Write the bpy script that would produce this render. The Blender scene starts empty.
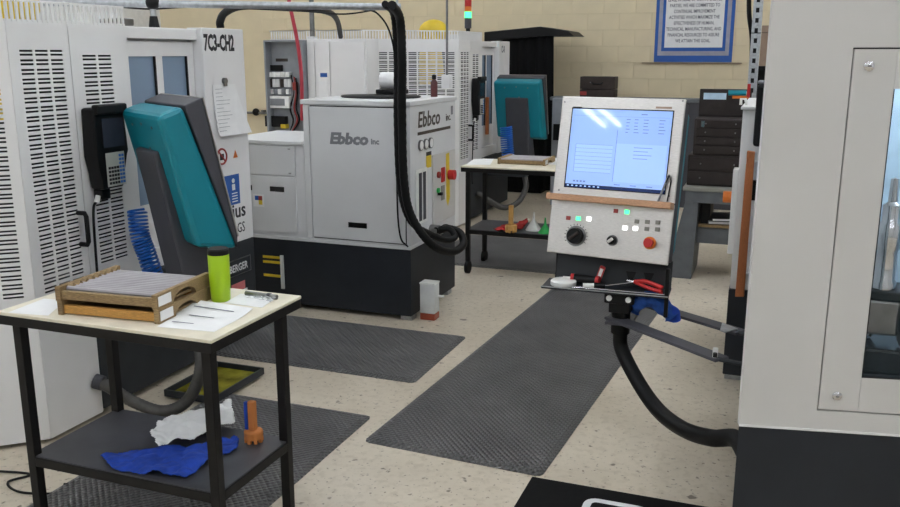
import bpy, bmesh, math, random
from mathutils import Vector as V, Matrix, noise
random.seed(7)
sc = bpy.context.scene
COL = sc.collection
R = math.radians

# ------------------------------------------------------------------ camera
FPX, PITCH, YAW, CH = 870.0, R(12.9), R(20.7), 1.7
cam_d = bpy.data.cameras.new('camera'); cam = bpy.data.objects.new('camera', cam_d); COL.objects.link(cam)
cam.location = (0, 0, CH); cam.rotation_euler = (R(90) - PITCH, 0, YAW)
cam_d.sensor_width = 36.0; cam_d.lens = FPX / 900 * 36; cam_d.clip_start = 0.05; cam_d.clip_end = 100
sc.camera = cam
fw = V((-math.sin(YAW) * math.cos(PITCH), math.cos(YAW) * math.cos(PITCH), -math.sin(PITCH)))
rt = V((math.cos(YAW), math.sin(YAW), 0)); up = rt.cross(fw); CP = V((0, 0, CH))
def ray(x, y): return fw + rt * ((x - 450) / FPX) + up * ((253.5 - y) / FPX)
def on(x, y, ax, v):
    r = ray(x, y); return CP + r * ((v - CP[ax]) / r[ax])
def PX(x, y, v): return on(x, y, 0, v)
def PY(x, y, v): return on(x, y, 1, v)
def PZ(x, y, v): return on(x, y, 2, v)
def PP(x, y, p0, n):
    r = ray(x, y); return CP + r * ((V(p0) - CP).dot(n) / r.dot(n))

# ------------------------------------------------------------------ world, exposure
w = bpy.data.worlds.new('world'); sc.world = w; w.use_nodes = True
w.node_tree.nodes['Background'].inputs[0].default_value = (0.9, 0.95, 1, 1)
w.node_tree.nodes['Background'].inputs[1].default_value = 0.15
sc.view_settings.view_transform = 'Standard'; sc.view_settings.look = 'None'
sc.view_settings.exposure = 0.52; sc.view_settings.gamma = 1.0; sc.view_settings.use_curve_mapping = False
LAMP_POWER = 17.0

# ------------------------------------------------------------------ materials
MATS = {}
def s2l(c): return tuple((x / 255 / 12.92) if x / 255 <= .04045 else ((x / 255 + .055) / 1.055) ** 2.4 for x in c)
def mat(name, rgb, rough=.5, metal=0., emit=0., var=0.04, scale=14., bump=0., bscale=200., trans=0., ecol=None, coat=0., aniso=None):
    m = bpy.data.materials.new(name); m.use_nodes = True; MATS[name] = m
    nt = m.node_tree; b = nt.nodes['Principled BSDF']; c = s2l(rgb)
    b.inputs['Roughness'].default_value = rough; b.inputs['Metallic'].default_value = metal
    b.inputs['Transmission Weight'].default_value = trans; b.inputs['Coat Weight'].default_value = coat
    tc = nt.nodes.new('ShaderNodeTexCoord')
    if var > 0:
        n = nt.nodes.new('ShaderNodeTexNoise'); n.inputs['Scale'].default_value = scale; n.inputs['Detail'].default_value = 6
        if aniso:
            mp = nt.nodes.new('ShaderNodeMapping'); mp.inputs['Scale'].default_value = aniso
            nt.links.new(tc.outputs['Object'], mp.inputs[0]); nt.links.new(mp.outputs[0], n.inputs['Vector'])
        else: nt.links.new(tc.outputs['Object'], n.inputs['Vector'])
        r = nt.nodes.new('ShaderNodeValToRGB')
        r.color_ramp.elements[0].position = .3; r.color_ramp.elements[1].position = .7
        r.color_ramp.elements[0].color = (*[x * (1 - var * 2) for x in c], 1); r.color_ramp.elements[1].color = (*[min(1, x * (1 + var * 2)) for x in c], 1)
        nt.links.new(n.outputs['Fac'], r.inputs[0]); nt.links.new(r.outputs[0], b.inputs['Base Color'])
    else: b.inputs['Base Color'].default_value = (*c, 1)
    if bump > 0:
        n2 = nt.nodes.new('ShaderNodeTexNoise'); n2.inputs['Scale'].default_value = bscale; nt.links.new(tc.outputs['Object'], n2.inputs['Vector'])
        bp = nt.nodes.new('ShaderNodeBump'); bp.inputs['Strength'].default_value = bump; bp.inputs['Distance'].default_value = .002
        nt.links.new(n2.outputs['Fac'], bp.inputs['Height']); nt.links.new(bp.outputs[0], b.inputs['Normal'])
    if emit > 0:
        b.inputs['Emission Color'].default_value = (*(s2l(ecol) if ecol else c), 1); b.inputs['Emission Strength'].default_value = emit
    return m
mat('white_paint', (228, 227, 225), .38, var=.015, scale=3)
mat('white_warm', (216, 215, 211), .4, var=.015, scale=3)
mat('unit_grey', (218, 219, 219), .42, var=.015, scale=4)
mat('panel_grey', (206, 204, 200), .45, var=.01, scale=3)
mat('white_dull', (222, 222, 222), .6)
mat('charcoal', (50, 53, 56), .5, var=.05, scale=6)
mat('charcoal_blue', (42, 45, 50), .5, var=.05, scale=6)
mat('post_grey', (66, 66, 72), .55, var=.03)
mat('black', (15, 15, 16), .5); mat('black_rubber', (8, 8, 8), .55, var=.1); mat('black_gloss', (16, 16, 17), .2)
mat('black_cloth', (9, 9, 10), .9, bump=.4, bscale=40)
mat('hose_grey', (72, 70, 67), .5, var=.1, scale=30)
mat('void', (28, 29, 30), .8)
mat('teal', (0, 126, 142), .4, var=.03, scale=5); mat('teal_light', (24, 150, 160), .35)
mat('steel', (205, 202, 198), .36, metal=1., var=.06, scale=60, aniso=(1, 1, 14))
mat('steel_dark', (130, 130, 130), .35, metal=1., var=.1); mat('chrome', (215, 215, 218), .12, metal=1.)
mat('galv', (178, 182, 186), .4, metal=.8, var=.1, scale=40)
mat('wood_tray', (142, 118, 82), .7, var=.22, scale=18, aniso=(3, 30, 30), bump=.3)
mat('wood_tray_new', (190, 140, 70), .65, var=.15, scale=18, aniso=(3, 30, 30))
mat('wood_red', (176, 104, 58), .5, var=.1, scale=25, aniso=(20, 20, 1.5)); mat('wood_pale', (190, 146, 112), .55, var=.1, scale=25, aniso=(1.5, 20, 20))
mat('cart_top', (222, 214, 192), .45, var=.05, scale=9); mat('cart_black', (20, 19, 19), .5, var=.12, scale=20)
mat('shelf_metal', (80, 80, 84), .4, metal=.3, var=.08, scale=8)
mat('paper', (236, 236, 234), .8, var=.02); mat('ink', (60, 66, 90), .7); mat('ink_black', (35, 34, 36), .6); mat('ink_poster', (84, 86, 96), .6); mat('ink_grey', (128, 130, 134), .6); mat('print_brown', (72, 64, 56), .6)
mat('lime', (166, 205, 26), .35, var=.01); mat('blue_cloth', (28, 68, 168), .85, var=.12, scale=30, bump=.6, bscale=60)
mat('blue_dark_cloth', (26, 74, 150), .8, var=.15, scale=30); mat('red_cloth', (176, 38, 36), .85, var=.1)
mat('blue_hose', (20, 98, 190), .3, var=.05); mat('blue_sign', (28, 86, 164), .5); mat('poster_blue', (36, 92, 172), .5, var=.02); mat('poster_grey', (160, 160, 172), .5)
mat('orange_print', (204, 128, 66), .6, var=.05); mat('tan_print', (196, 150, 84), .6, var=.05); mat('blue_plastic', (26, 70, 170), .45)
mat('red', (190, 36, 36), .4); mat('red_dark', (150, 50, 44), .45); mat('yellow', (226, 196, 48), .5); mat('yellow_robot', (222, 190, 40), .45, var=.06, scale=9); mat('orange', (222, 120, 40), .4)
mat('maroon', (84, 36, 36), .4); mat('pink', (214, 120, 120), .6); mat('red_hose', (186, 62, 76), .4)
mat('screen_dark', (58, 60, 72), .15); mat('key_white', (206, 206, 198), .5); mat('key_blue', (70, 130, 205), .5)
mat('brown_box', (56, 48, 44), .55, var=.08); mat('chest', (48, 42, 40), .5, var=.1); mat('bench_grey', (98, 102, 105), .55, var=.06)
mat('plastic_clear', (214, 216, 214), .35, var=.03); mat('oil_red', (150, 70, 50), .25)
mat('green', (40, 170, 80), .45); mat('plastic_white', (232, 232, 228), .4)
mat('brown_trim', (150, 128, 110), .7, var=.05)
mat('copper', (196, 120, 90), .3, metal=.7)
mat('interior_blue', (190, 214, 232), .35); mat('cabinet_grey', (142, 146, 150), .5)
mat('lit_green', (60, 230, 130), .4, emit=2.2, var=0); mat('lit_white', (255, 255, 255), .4, emit=2.2, var=0); mat('unlit_key', (140, 138, 130), .5); mat('lit_orange', (240, 110, 30), .4, emit=1.2, var=0); mat('lit_red', (220, 50, 30), .4, emit=.7, var=0)
mat('scr_bg', (150, 184, 240), .035, emit=.36, var=.02, scale=3); mat('scr_line', (110, 130, 185), .1, emit=.22, var=0); mat('scr_bar', (22, 44, 96), .1, emit=.2, var=0); mat('scr_pane', (158, 192, 242), .04, emit=.4, var=0)
mat('lamp', (255, 255, 255), .5, emit=LAMP_POWER, var=0, ecol=(240, 246, 255)); mat('lamp_inner', (225, 242, 255), .5, emit=24, var=0)
mat('ceiling_white', (226, 227, 228), .8); mat('wall_white', (214, 214, 212), .7); mat('door_grey', (150, 150, 150), .5)
mat('wall_paint', (222, 207, 173), .6, var=.02, scale=4, bump=.25, bscale=120)
mat('mortar', (212, 197, 162), .8, var=.04, scale=8)

for n_ in ('black', 'black_rubber', 'cart_black', 'black_cloth', 'void', 'charcoal', 'charcoal_blue', 'chest', 'brown_box'): MATS[n_].node_tree.nodes['Principled BSDF'].inputs['Specular IOR Level'].default_value = .25
def glass(name, rgb, rough=.05):
    m = mat(name, rgb, rough, var=0); b = m.node_tree.nodes['Principled BSDF']
    b.inputs['Alpha'].default_value = .35; return m
glass('window_tint', (150, 172, 195), .25); MATS['window_tint'].node_tree.nodes['Principled BSDF'].inputs['Alpha'].default_value = .72
glass('bag', (225, 228, 228), .2)
glass('door_glass', (120, 140, 150), .03); MATS['door_glass'].node_tree.nodes['Principled BSDF'].inputs['Alpha'].default_value = .06

# floor: polished concrete with exposed specks
def floor_mat():
    m = bpy.data.materials.new('polished_concrete'); m.use_nodes = True; MATS['floor'] = m
    nt = m.node_tree; N = nt.nodes; Lk = nt.links; b = N['Principled BSDF']
    tc = N.new('ShaderNodeTexCoord')
    def nz(sc_, det): n = N.new('ShaderNodeTexNoise'); n.inputs['Scale'].default_value = sc_; n.inputs['Detail'].default_value = det; Lk.new(tc.outputs['Object'], n.inputs['Vector']); return n.outputs['Fac']
    def ramp(src, p0, c0, p1, c1):
        r_ = N.new('ShaderNodeValToRGB'); e = r_.color_ramp.elements
        e[0].position = p0; e[0].color = (*c0, 1); e[1].position = p1; e[1].color = (*c1, 1); Lk.new(src, r_.inputs[0]); return r_.outputs[0]
    n1 = nz(1.1, 8)
    cur = ramp(n1, .3, s2l((190, 178, 157)), .72, s2l((220, 209, 189)))
    W = (1, 1, 1)
    for src, f in ((ramp(nz(26, 5), .34, (.7, .66, .6), .5, W), .4), (ramp(nz(17, 2), .27, (.22, .19, .16), .33, W), .9), (ramp(nz(48, 2), .29, (.3, .26, .22), .36, W), .8), (ramp(nz(34, 3), .58, W, .75, (1.14, 1.14, 1.15)), .5)):
        mx = N.new('ShaderNodeMix'); mx.data_type = 'RGBA'; mx.blend_type = 'MULTIPLY'; mx.inputs[0].default_value = f
        Lk.new(cur, mx.inputs[6]); Lk.new(src, mx.inputs[7]); cur = mx.outputs[2]
    Lk.new(cur, b.inputs['Base Color'])
    r5 = N.new('ShaderNodeMapRange'); r5.inputs[3].default_value = .3; r5.inputs[4].default_value = .36; Lk.new(n1, r5.inputs[0]); Lk.new(r5.outputs[0], b.inputs['Roughness'])
    return m
floor_mat()
# diamond-plate anti-fatigue mat: fine relief by bump
def mat_rubber():
    m = bpy.data.materials.new('diamond_rubber'); m.use_nodes = True; MATS['mat_rubber'] = m
    nt = m.node_tree; N = nt.nodes; Lk = nt.links; b = N['Principled BSDF']
    tc = N.new('ShaderNodeTexCoord'); sx = N.new('ShaderNodeSeparateXYZ'); Lk.new(tc.outputs['Object'], sx.inputs[0])
    def math_(op, a, c):
        n = N.new('ShaderNodeMath'); n.operation = op
        for i, q in enumerate((a, c)):
            if q is None: continue
            if isinstance(q, (int, float)): n.inputs[i].default_value = q
            else: Lk.new(q, n.inputs[i])
        return n.outputs[0]
    p = 2 * math.pi / .06
    a = math_('SINE', math_('MULTIPLY', math_('ADD', sx.outputs[0], sx.outputs[1]), p), None)
    c = math_('SINE', math_('MULTIPLY', math_('SUBTRACT', sx.outputs[0], sx.outputs[1]), p), None)
    h = math_('POWER', math_('ABSOLUTE', math_('MULTIPLY', a, c), None), 1.4)
    bp = N.new('ShaderNodeBump'); bp.inputs['Strength'].default_value = 1.0; bp.inputs['Distance'].default_value = .012
    Lk.new(h, bp.inputs['Height']); Lk.new(bp.outputs[0], b.inputs['Normal'])
    n1 = N.new('ShaderNodeTexNoise'); n1.inputs['Scale'].default_value = 4; n1.inputs['Detail'].default_value = 7; Lk.new(tc.outputs['Object'], n1.inputs['Vector'])
    r1 = N.new('ShaderNodeValToRGB'); e = r1.color_ramp.elements
    e[0].position = .3; e[0].color = (*s2l((90, 89, 89)), 1); e[1].position = .75; e[1].color = (*s2l((114, 112, 111)), 1)
    Lk.new(n1.outputs['Fac'], r1.inputs[0]); Lk.new(r1.outputs[0], b.inputs['Base Color']); b.inputs['Roughness'].default_value = .36
mat_rubber()

# ------------------------------------------------------------------ mesh builder
class B:
    def __init__(s): s.bm = bmesh.new()
    def face(s, pts):
        try: return s.bm.faces.new([s.bm.verts.new(V(p)) for p in pts])
        except ValueError: return None
    def box(s, x0, x1, y0, y1, z0, z1, bev=0., M=None, seg=2):
        r = bmesh.ops.create_cube(s.bm, size=1.); vs = r['verts']
        for v_ in vs: v_.co = V(((x0 + x1) / 2 + v_.co.x * (x1 - x0), (y0 + y1) / 2 + v_.co.y * (y1 - y0), (z0 + z1) / 2 + v_.co.z * (z1 - z0)))
        if bev > 0:
            es = list({e for v_ in vs for e in v_.link_edges})
            rr = bmesh.ops.bevel(s.bm, geom=es, offset=bev, segments=seg, affect='EDGES', profile=.5, clamp_overlap=True)
            vs = list({v_ for v_ in rr['verts']} | {v_ for v_ in vs if v_.is_valid})
        if M is not None:
            for v_ in vs: v_.co = M @ v_.co
        return s
    def cyl(s, p0, p1, r0, r1=None, seg=16, caps=True):
        if r1 is None: r1 = r0
        p0 = V(p0); p1 = V(p1); z = (p1 - p0).normalized()
        x = z.orthogonal().normalized(); y = z.cross(x)
        def ring(c, r): return [s.bm.verts.new(c + (x * math.cos(2 * math.pi * i / seg) + y * math.sin(2 * math.pi * i / seg)) * r) for i in range(seg)]
        a = ring(p0, r0); b = ring(p1, r1)
        for i in range(seg): s.bm.faces.new([a[i], a[(i + 1) % seg], b[(i + 1) % seg], b[i]])
        if caps: s.bm.faces.new(a[::-1]); s.bm.faces.new(b)
        return s
    def tube(s, pts, r, seg=8, rib=None):
        pts = [V(p) for p in pts]; rings = []; n = len(pts); x = None
        for i, p in enumerate(pts):
            t = (pts[min(i + 1, n - 1)] - pts[max(i - 1, 0)]).normalized()
            if x is None: x = t.orthogonal().normalized()
            x = (x - t * x.dot(t)).normalized(); y = t.cross(x)
            rr = r * (1 if not rib else (1 + rib * (1 if i % 2 else -1)))
            rings.append([s.bm.verts.new(p + (x * math.cos(2 * math.pi * k / seg) + y * math.sin(2 * math.pi * k / seg)) * rr) for k in range(seg)])
        for a, b in zip(rings, rings[1:]):
            for k in range(seg): s.bm.faces.new([a[k], a[(k + 1) % seg], b[(k + 1) % seg], b[k]])
        s.bm.faces.new(rings[0][::-1]); s.bm.faces.new(rings[-1]); return s
    def lathe(s, prof, c=(0, 0, 0), seg=24):
        c = V(c); rings = [[s.bm.verts.new(c + V((max(r, 1e-4) * math.cos(2 * math.pi * k / seg), max(r, 1e-4) * math.sin(2 * math.pi * k / seg), z))) for k in range(seg)] for r, z in prof]
        for a, b in zip(rings, rings[1:]):
            for k in range(seg): s.bm.faces.new([a[k], a[(k + 1) % seg], b[(k + 1) % seg], b[k]])
        s.bm.faces.new(rings[0][::-1]); s.bm.faces.new(rings[-1]); return s
    def prism(s, poly, vec, bev=0.):
        poly = [V(p) for p in poly]; vec = V(vec); n = len(poly)
        a = [s.bm.verts.new(p) for p in poly]; b = [s.bm.verts.new(p + vec) for p in poly]
        fs = [s.bm.faces.new(a[::-1]), s.bm.faces.new(b)]
        for i in range(n): fs.append(s.bm.faces.new([a[i], a[(i + 1) % n], b[(i + 1) % n], b[i]]))
        if bev > 0: bmesh.ops.bevel(s.bm, geom=list({e for f in fs for e in f.edges}), offset=bev, segments=2, affect='EDGES', profile=.5, clamp_overlap=True)
        return s
    def sph(s, c, r, sx=1, sy=1, sz=1, u=14, v=9):
        rr = bmesh.ops.create_uvsphere(s.bm, u_segments=u, v_segments=v, radius=r)
        for q in rr['verts']: q.co = V((q.co.x * sx, q.co.y * sy, q.co.z * sz)) + V(c)
        return s
    def xf(s, M): s.bm.transform(M); return s

ROOTM = {}
def tagp(o, label, cat, group=None):
    o['label'] = label; o['category'] = cat
    if group: o['group'] = group
    return o
def thing(name, label, cat, loc=(0, 0, 0), rz=0., group=None):
    o = bpy.data.objects.new(name, None); COL.objects.link(o); o.empty_display_size = .1
    o.location = loc; o.rotation_euler = (0, 0, rz); tagp(o, label, cat, group)
    ROOTM[o.name] = Matrix.Translation(V(loc)) @ Matrix.Rotation(rz, 4, 'Z'); return o
def obj(name, b, m, parent=None, smooth=False, local=False, label=None, origin=None, kind=None):
    """b is in world coordinates unless local=True; parents bring their own frame"""
    bm = b.bm if isinstance(b, B) else b
    if parent is not None:
        if not local: bm.transform(ROOTM[parent.name].inverted())
        ROOTMx = ROOTM[parent.name]
    elif origin is not None: bm.transform(Matrix.Translation(-V(origin)))
    bmesh.ops.recalc_face_normals(bm, faces=bm.faces[:])
    me = bpy.data.meshes.new(name); bm.to_mesh(me); bm.free()
    me.materials.append(MATS[m])
    if smooth:
        for p in me.polygons: p.use_smooth = True
        try: me.set_sharp_from_angle(angle=R(40))
        except Exception: pass
    o = bpy.data.objects.new(name, me); COL.objects.link(o)
    if parent is not None: o.parent = parent; ROOTM[o.name] = ROOTMx
    elif origin is not None: o.location = origin; ROOTM[o.name] = Matrix.Translation(V(origin))
    else: ROOTM[o.name] = Matrix.Identity(4)
    if label: o['label'] = label
    if kind: o['kind'] = kind
    return o
def struct(name, b, m, parent=None, **k):
    o = obj(name, b, m, parent, **k)
    if parent is None: o['kind'] = 'structure'
    return o
def text_bm(s, size, M, align='LEFT', shear=0., bold=0., sx=1., depth=.0006):
    cu = bpy.data.curves.new('t', 'FONT'); cu.body = s; cu.size = size; cu.align_x = align; cu.shear = shear; cu.extrude = depth; cu.offset = bold; cu.resolution_u = 2
    o = bpy.data.objects.new('t', cu); COL.objects.link(o)
    dg = bpy.context.evaluated_depsgraph_get(); me = bpy.data.meshes.new_from_object(o.evaluated_get(dg))
    b = B(); b.bm.from_mesh(me); b.bm.transform(M @ Matrix.Scale(sx, 4, (1, 0, 0)))
    bpy.data.objects.remove(o); bpy.data.curves.remove(cu); bpy.data.meshes.remove(me); return b
def frame(o, ex, ey):
    """matrix with local x -> ex, y -> ey at origin o"""
    ex = V(ex).normalized(); ey = V(ey).normalized(); ez = ex.cross(ey)
    M = Matrix((ex, ey, ez)).transposed().to_4x4(); M.translation = V(o); return M
def catmull(pts, n=8):
    pts = [V(p) for p in pts]; P = [pts[0] * 2 - pts[1]] + pts + [pts[-1] * 2 - pts[-2]]; out = []
    for i in range(1, len(P) - 2):
        for k in range(n):
            t = k / n; a, b, c, d = P[i - 1], P[i], P[i + 1], P[i + 2]
            out.append(.5 * ((2 * b) + (c - a) * t + (2 * a - 5 * b + 4 * c - d) * t * t + (3 * b - a - 3 * c + d) * t ** 3))
    return out + [pts[-1]]
def inside(p, poly):
    c = False; j = len(poly) - 1
    for i in range(len(poly)):
        a, b = poly[i], poly[j]
        if (a[1] > p[1]) != (b[1] > p[1]) and p[0] < (b[0] - a[0]) * (p[1] - a[1]) / (b[1] - a[1]) + a[0]: c = not c
        j = i
    return c
def cloth(poly, z, amp, freq=9., n=60, seed=0, lift=None):
    """crumpled sheet with an irregular outline: columns between the outline, wavy"""
    xs = [p[0] for p in poly]; ys = [p[1] for p in poly]; x0, x1, y0, y1 = min(xs), max(xs), min(ys), max(ys)
    b = B(); g = {}
    for i in range(n + 1):
        for j in range(n + 1):
            x = x0 + (x1 - x0) * i / n; y = y0 + (y1 - y0) * j / n
            if inside((x, y), poly):
                q = V((x * freq, y * freq, seed)); h = abs(noise.noise(q)) * amp * 1.6 + abs(noise.noise(q * 2.3)) * amp * .7
                g[i, j] = b.bm.verts.new((x, y, z + .003 + h + (lift(x, y) if lift else 0)))
    for i in range(n):
        for j in range(n):
            k = [(i, j), (i + 1, j), (i + 1, j + 1), (i, j + 1)]
            if all(q in g for q in k): b.bm.faces.new([g[q] for q in k])
    bmesh.ops.delete(b.bm, geom=[v_ for v_ in b.bm.verts if not v_.link_faces], context='VERTS')
    return b
def thick(o, t):
    md = o.modifiers.new('thickness', 'SOLIDIFY'); md.thickness = t; md.offset = 1; return o
def slot_panel(W, Hh, cols, rows, t=.004):
    """sheet W x Hh in the local xy plane with real slots punched through, outward normal +z"""
    b = B(); rows = sorted(rows); y = 0
    def q(x0, x1, y0, y1, z=0): b.face([(x0, y0, z), (x1, y0, z), (x1, y1, z), (x0, y1, z)])
    for r0, r1 in rows:
        q(0, W, y, r0); x = 0
        for c0, c1 in cols:
            q(x, c0, r0, r1); x = c1
            b.face([(c0, r0, 0), (c1, r0, 0), (c1, r0, -t), (c0, r0, -t)]); b.face([(c0, r1, 0), (c1, r1, 0), (c1, r1, -t), (c0, r1, -t)])
            b.face([(c0, r0, 0), (c0, r1, 0), (c0, r1, -t), (c0, r0, -t)]); b.face([(c1, r0, 0), (c1, r1, 0), (c1, r1, -t), (c1, r0, -t)])
        q(x, W, r0, r1); y = r1
    q(0, W, y, Hh)
    for a, c in (((0, 0), (W, 0)), ((W, 0), (W, Hh)), ((W, Hh), (0, Hh)), ((0, Hh), (0, 0))):
        b.face([(*a, 0), (*c, 0), (*c, -.02), (*a, -.02)])
    return b
def slot_rows(z0, z1, pitch=.039, h=.0085, gap=.0158):
    r = []; z = z0
    while z < z1: r += [(z, z + h), (z + gap, z + gap + h)]; z += pitch
    return r

# ================================================================== SETTING
RX0, RX1, RY0, RY1, RZ = -9., 6., -5., 11.3, 4.6
struct('floor', B().box(RX0, RX1, RY0, RY1, -.1, 0), 'floor')
struct('ceiling', B().box(RX0, RX1, RY0, RY1, RZ, RZ + .1), 'ceiling_white')
struct('wall_left', B().box(RX0 - .15, RX0, RY0, RY1 + .15, 0, RZ), 'wall_white')
struct('wall_right', B().box(RX1, RX1 + .15, RY0, RY1 + .15, 0, RZ), 'wall_white')
struct('wall_front', B().box(RX0, RX1, RY0 - .15, RY0, 0, RZ), 'wall_white')
bx0, bx1, bz0, bz1 = -7.2, 1.2, .8, 2.8
wb = B().box(RX0, RX1, RY1 + .004, RY1 + .2, bz0, bz1)
wallb = struct('wall_back', wb, 'mortar')
flat = B(); flat.box(RX0, RX1, RY1, RY1 + .2, 0, bz0); flat.box(RX0, RX1, RY1, RY1 + .2, bz1, RZ); flat.box(RX0, bx0, RY1, RY1 + .2, bz0, bz1); flat.box(bx1, RX1, RY1, RY1 + .2, bz0, bz1)
struct('wall_field', flat, 'wall_paint', wallb)
blk = B().box(.002, .398, 0, .03, .002, .198, .002, seg=1); bm_ = blk.bm; bmesh.ops.recalc_face_normals(bm_, faces=bm_.faces[:])
blme = bpy.data.meshes.new('block'); bm_.to_mesh(blme); bm_.free(); blme.materials.append(MATS['wall_paint'])
for r_ in range(10):
    for c_ in range(-1, 21):
        x = bx0 + c_ * .4 + (.2 if r_ % 2 else 0)
        if x < bx0 - .21 or x + .4 > bx1 + .21: continue
        o = bpy.data.objects.new('block', blme); COL.objects.link(o); o.parent = wallb; o.location = (x, RY1 + random.uniform(-.001, .001), bz0 + r_ * .2)

# ceiling fluorescent fixtures
k = 0
for fx in (-7.47, -4.87, -2.27, .33, 2.93):
    for fy in (-3.62, -.62, 2.38, 5.38, 8.38):
        t = thing('ceiling_light', 'white fluorescent ceiling fixture with two bare tubes high above the aisle', 'ceiling light', (fx, fy, RZ), group='fluorescent ceiling fixtures')
        obj('housing', B().box(-.18, .18, -.95, .95, -.12, 0, .01), 'white_dull', t, local=True)
        for s_ in (-.125, .125): obj('tube', B().cyl((s_, -.92, -.15), (s_, .92, -.15), .022, seg=8), 'lamp', t, local=True)

# ================================================================== FLOOR MATS
def floor_mat_obj(label, x0, x1, y0, y1, rz=0., bev=.03):
    cx, cy = (x0 + x1) / 2, (y0 + y1) / 2; hx, hy = (x1 - x0) / 2, (y1 - y0) / 2; b = B(); T = .014
    r = .03
    def rect(ix, z):
        out = []
        for sx, sy, a0 in ((1, 1, 0), (-1, 1, 90), (-1, -1, 180), (1, -1, 270)):
            for a in (0, 45, 90):
                q = R(a0 + a); out.append(b.bm.verts.new((sx * (hx - ix - r) + r * math.cos(q), sy * (hy - ix - r) + r * math.sin(q), z)))
        return out
    L = [rect(0, 0), rect(0, .003), rect(bev, T)]
    for a, c in zip(L, L[1:]):
        for i in range(12): b.bm.faces.new([a[i], a[(i + 1) % 12], c[(i + 1) % 12], c[i]])
    b.bm.faces.new(L[-1]); b.bm.faces.new(L[0][::-1])
    o = obj('floor_mat', b, 'mat_rubber'); o.location = (cx, cy, 0.0005); o.rotation_euler = (0, 0, rz); tagp(o, label, 'mat', 'dark grey diamond-plate floor mats'); return o
floor_mat_obj('long dark grey diamond-plate mat running along the aisle under the stainless control panel', -1.57, -.732, 3.23, 6.2, R(-3.0))
floor_mat_obj('dark grey diamond-plate mat in front of the low white cooling unit', -3.0, -1.71, 3.99, 4.82)
floor_mat_obj('dark grey diamond-plate mat under the cart that carries the lime bottle', -2.6, -1.73, 2.15, 3.52)
floor_mat_obj('dark grey diamond-plate mat under the far cart with red rag', -2.75, -1.45, 6.55, 7.75)
# logo mat
lm = thing('entrance_mat', 'black carpet mat with white rounded logo on the concrete floor', 'mat', (0, 0, 0))
obj('carpet', B().box(-.845, -.055, 2.1, 3.19, 0.0005, .009, .004).xf(Matrix.Rotation(R(0), 4, 'Z')), 'black_cloth', lm)
def rring(cx, cy, hx, hy, r, wd, z, n=5):
    b = B(); o_, i_ = [], []
    for sx, sy, a0 in ((1, 1, 0), (-1, 1, 90), (-1, -1, 180), (1, -1, 270)):
        for k in range(n + 1):
            q = R(a0 + 90 * k / n)
            o_.append(b.bm.verts.new((cx + sx * (hx - r) + r * math.cos(q), cy + sy * (hy - r) + r * math.sin(q), z)))
            i_.append(b.bm.verts.new((cx + sx * (hx - r) + (r - wd) * math.cos(q), cy + sy * (hy - r) + (r - wd) * math.sin(q), z)))
    m_ = len(o_)
    for i in range(m_): b.bm.faces.new([o_[i], o_[(i + 1) % m_], i_[(i + 1) % m_], i_[i]])
    return b
obj('logo', rring(-.475, 2.9, .125, .2, .05, .03, .0096), 'paper', lm, label='white rounded square logo')
obj('logo_mark', B().box(-.515, -.485, 2.77, 2.98, .009, .0098), 'paper', lm)

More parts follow.
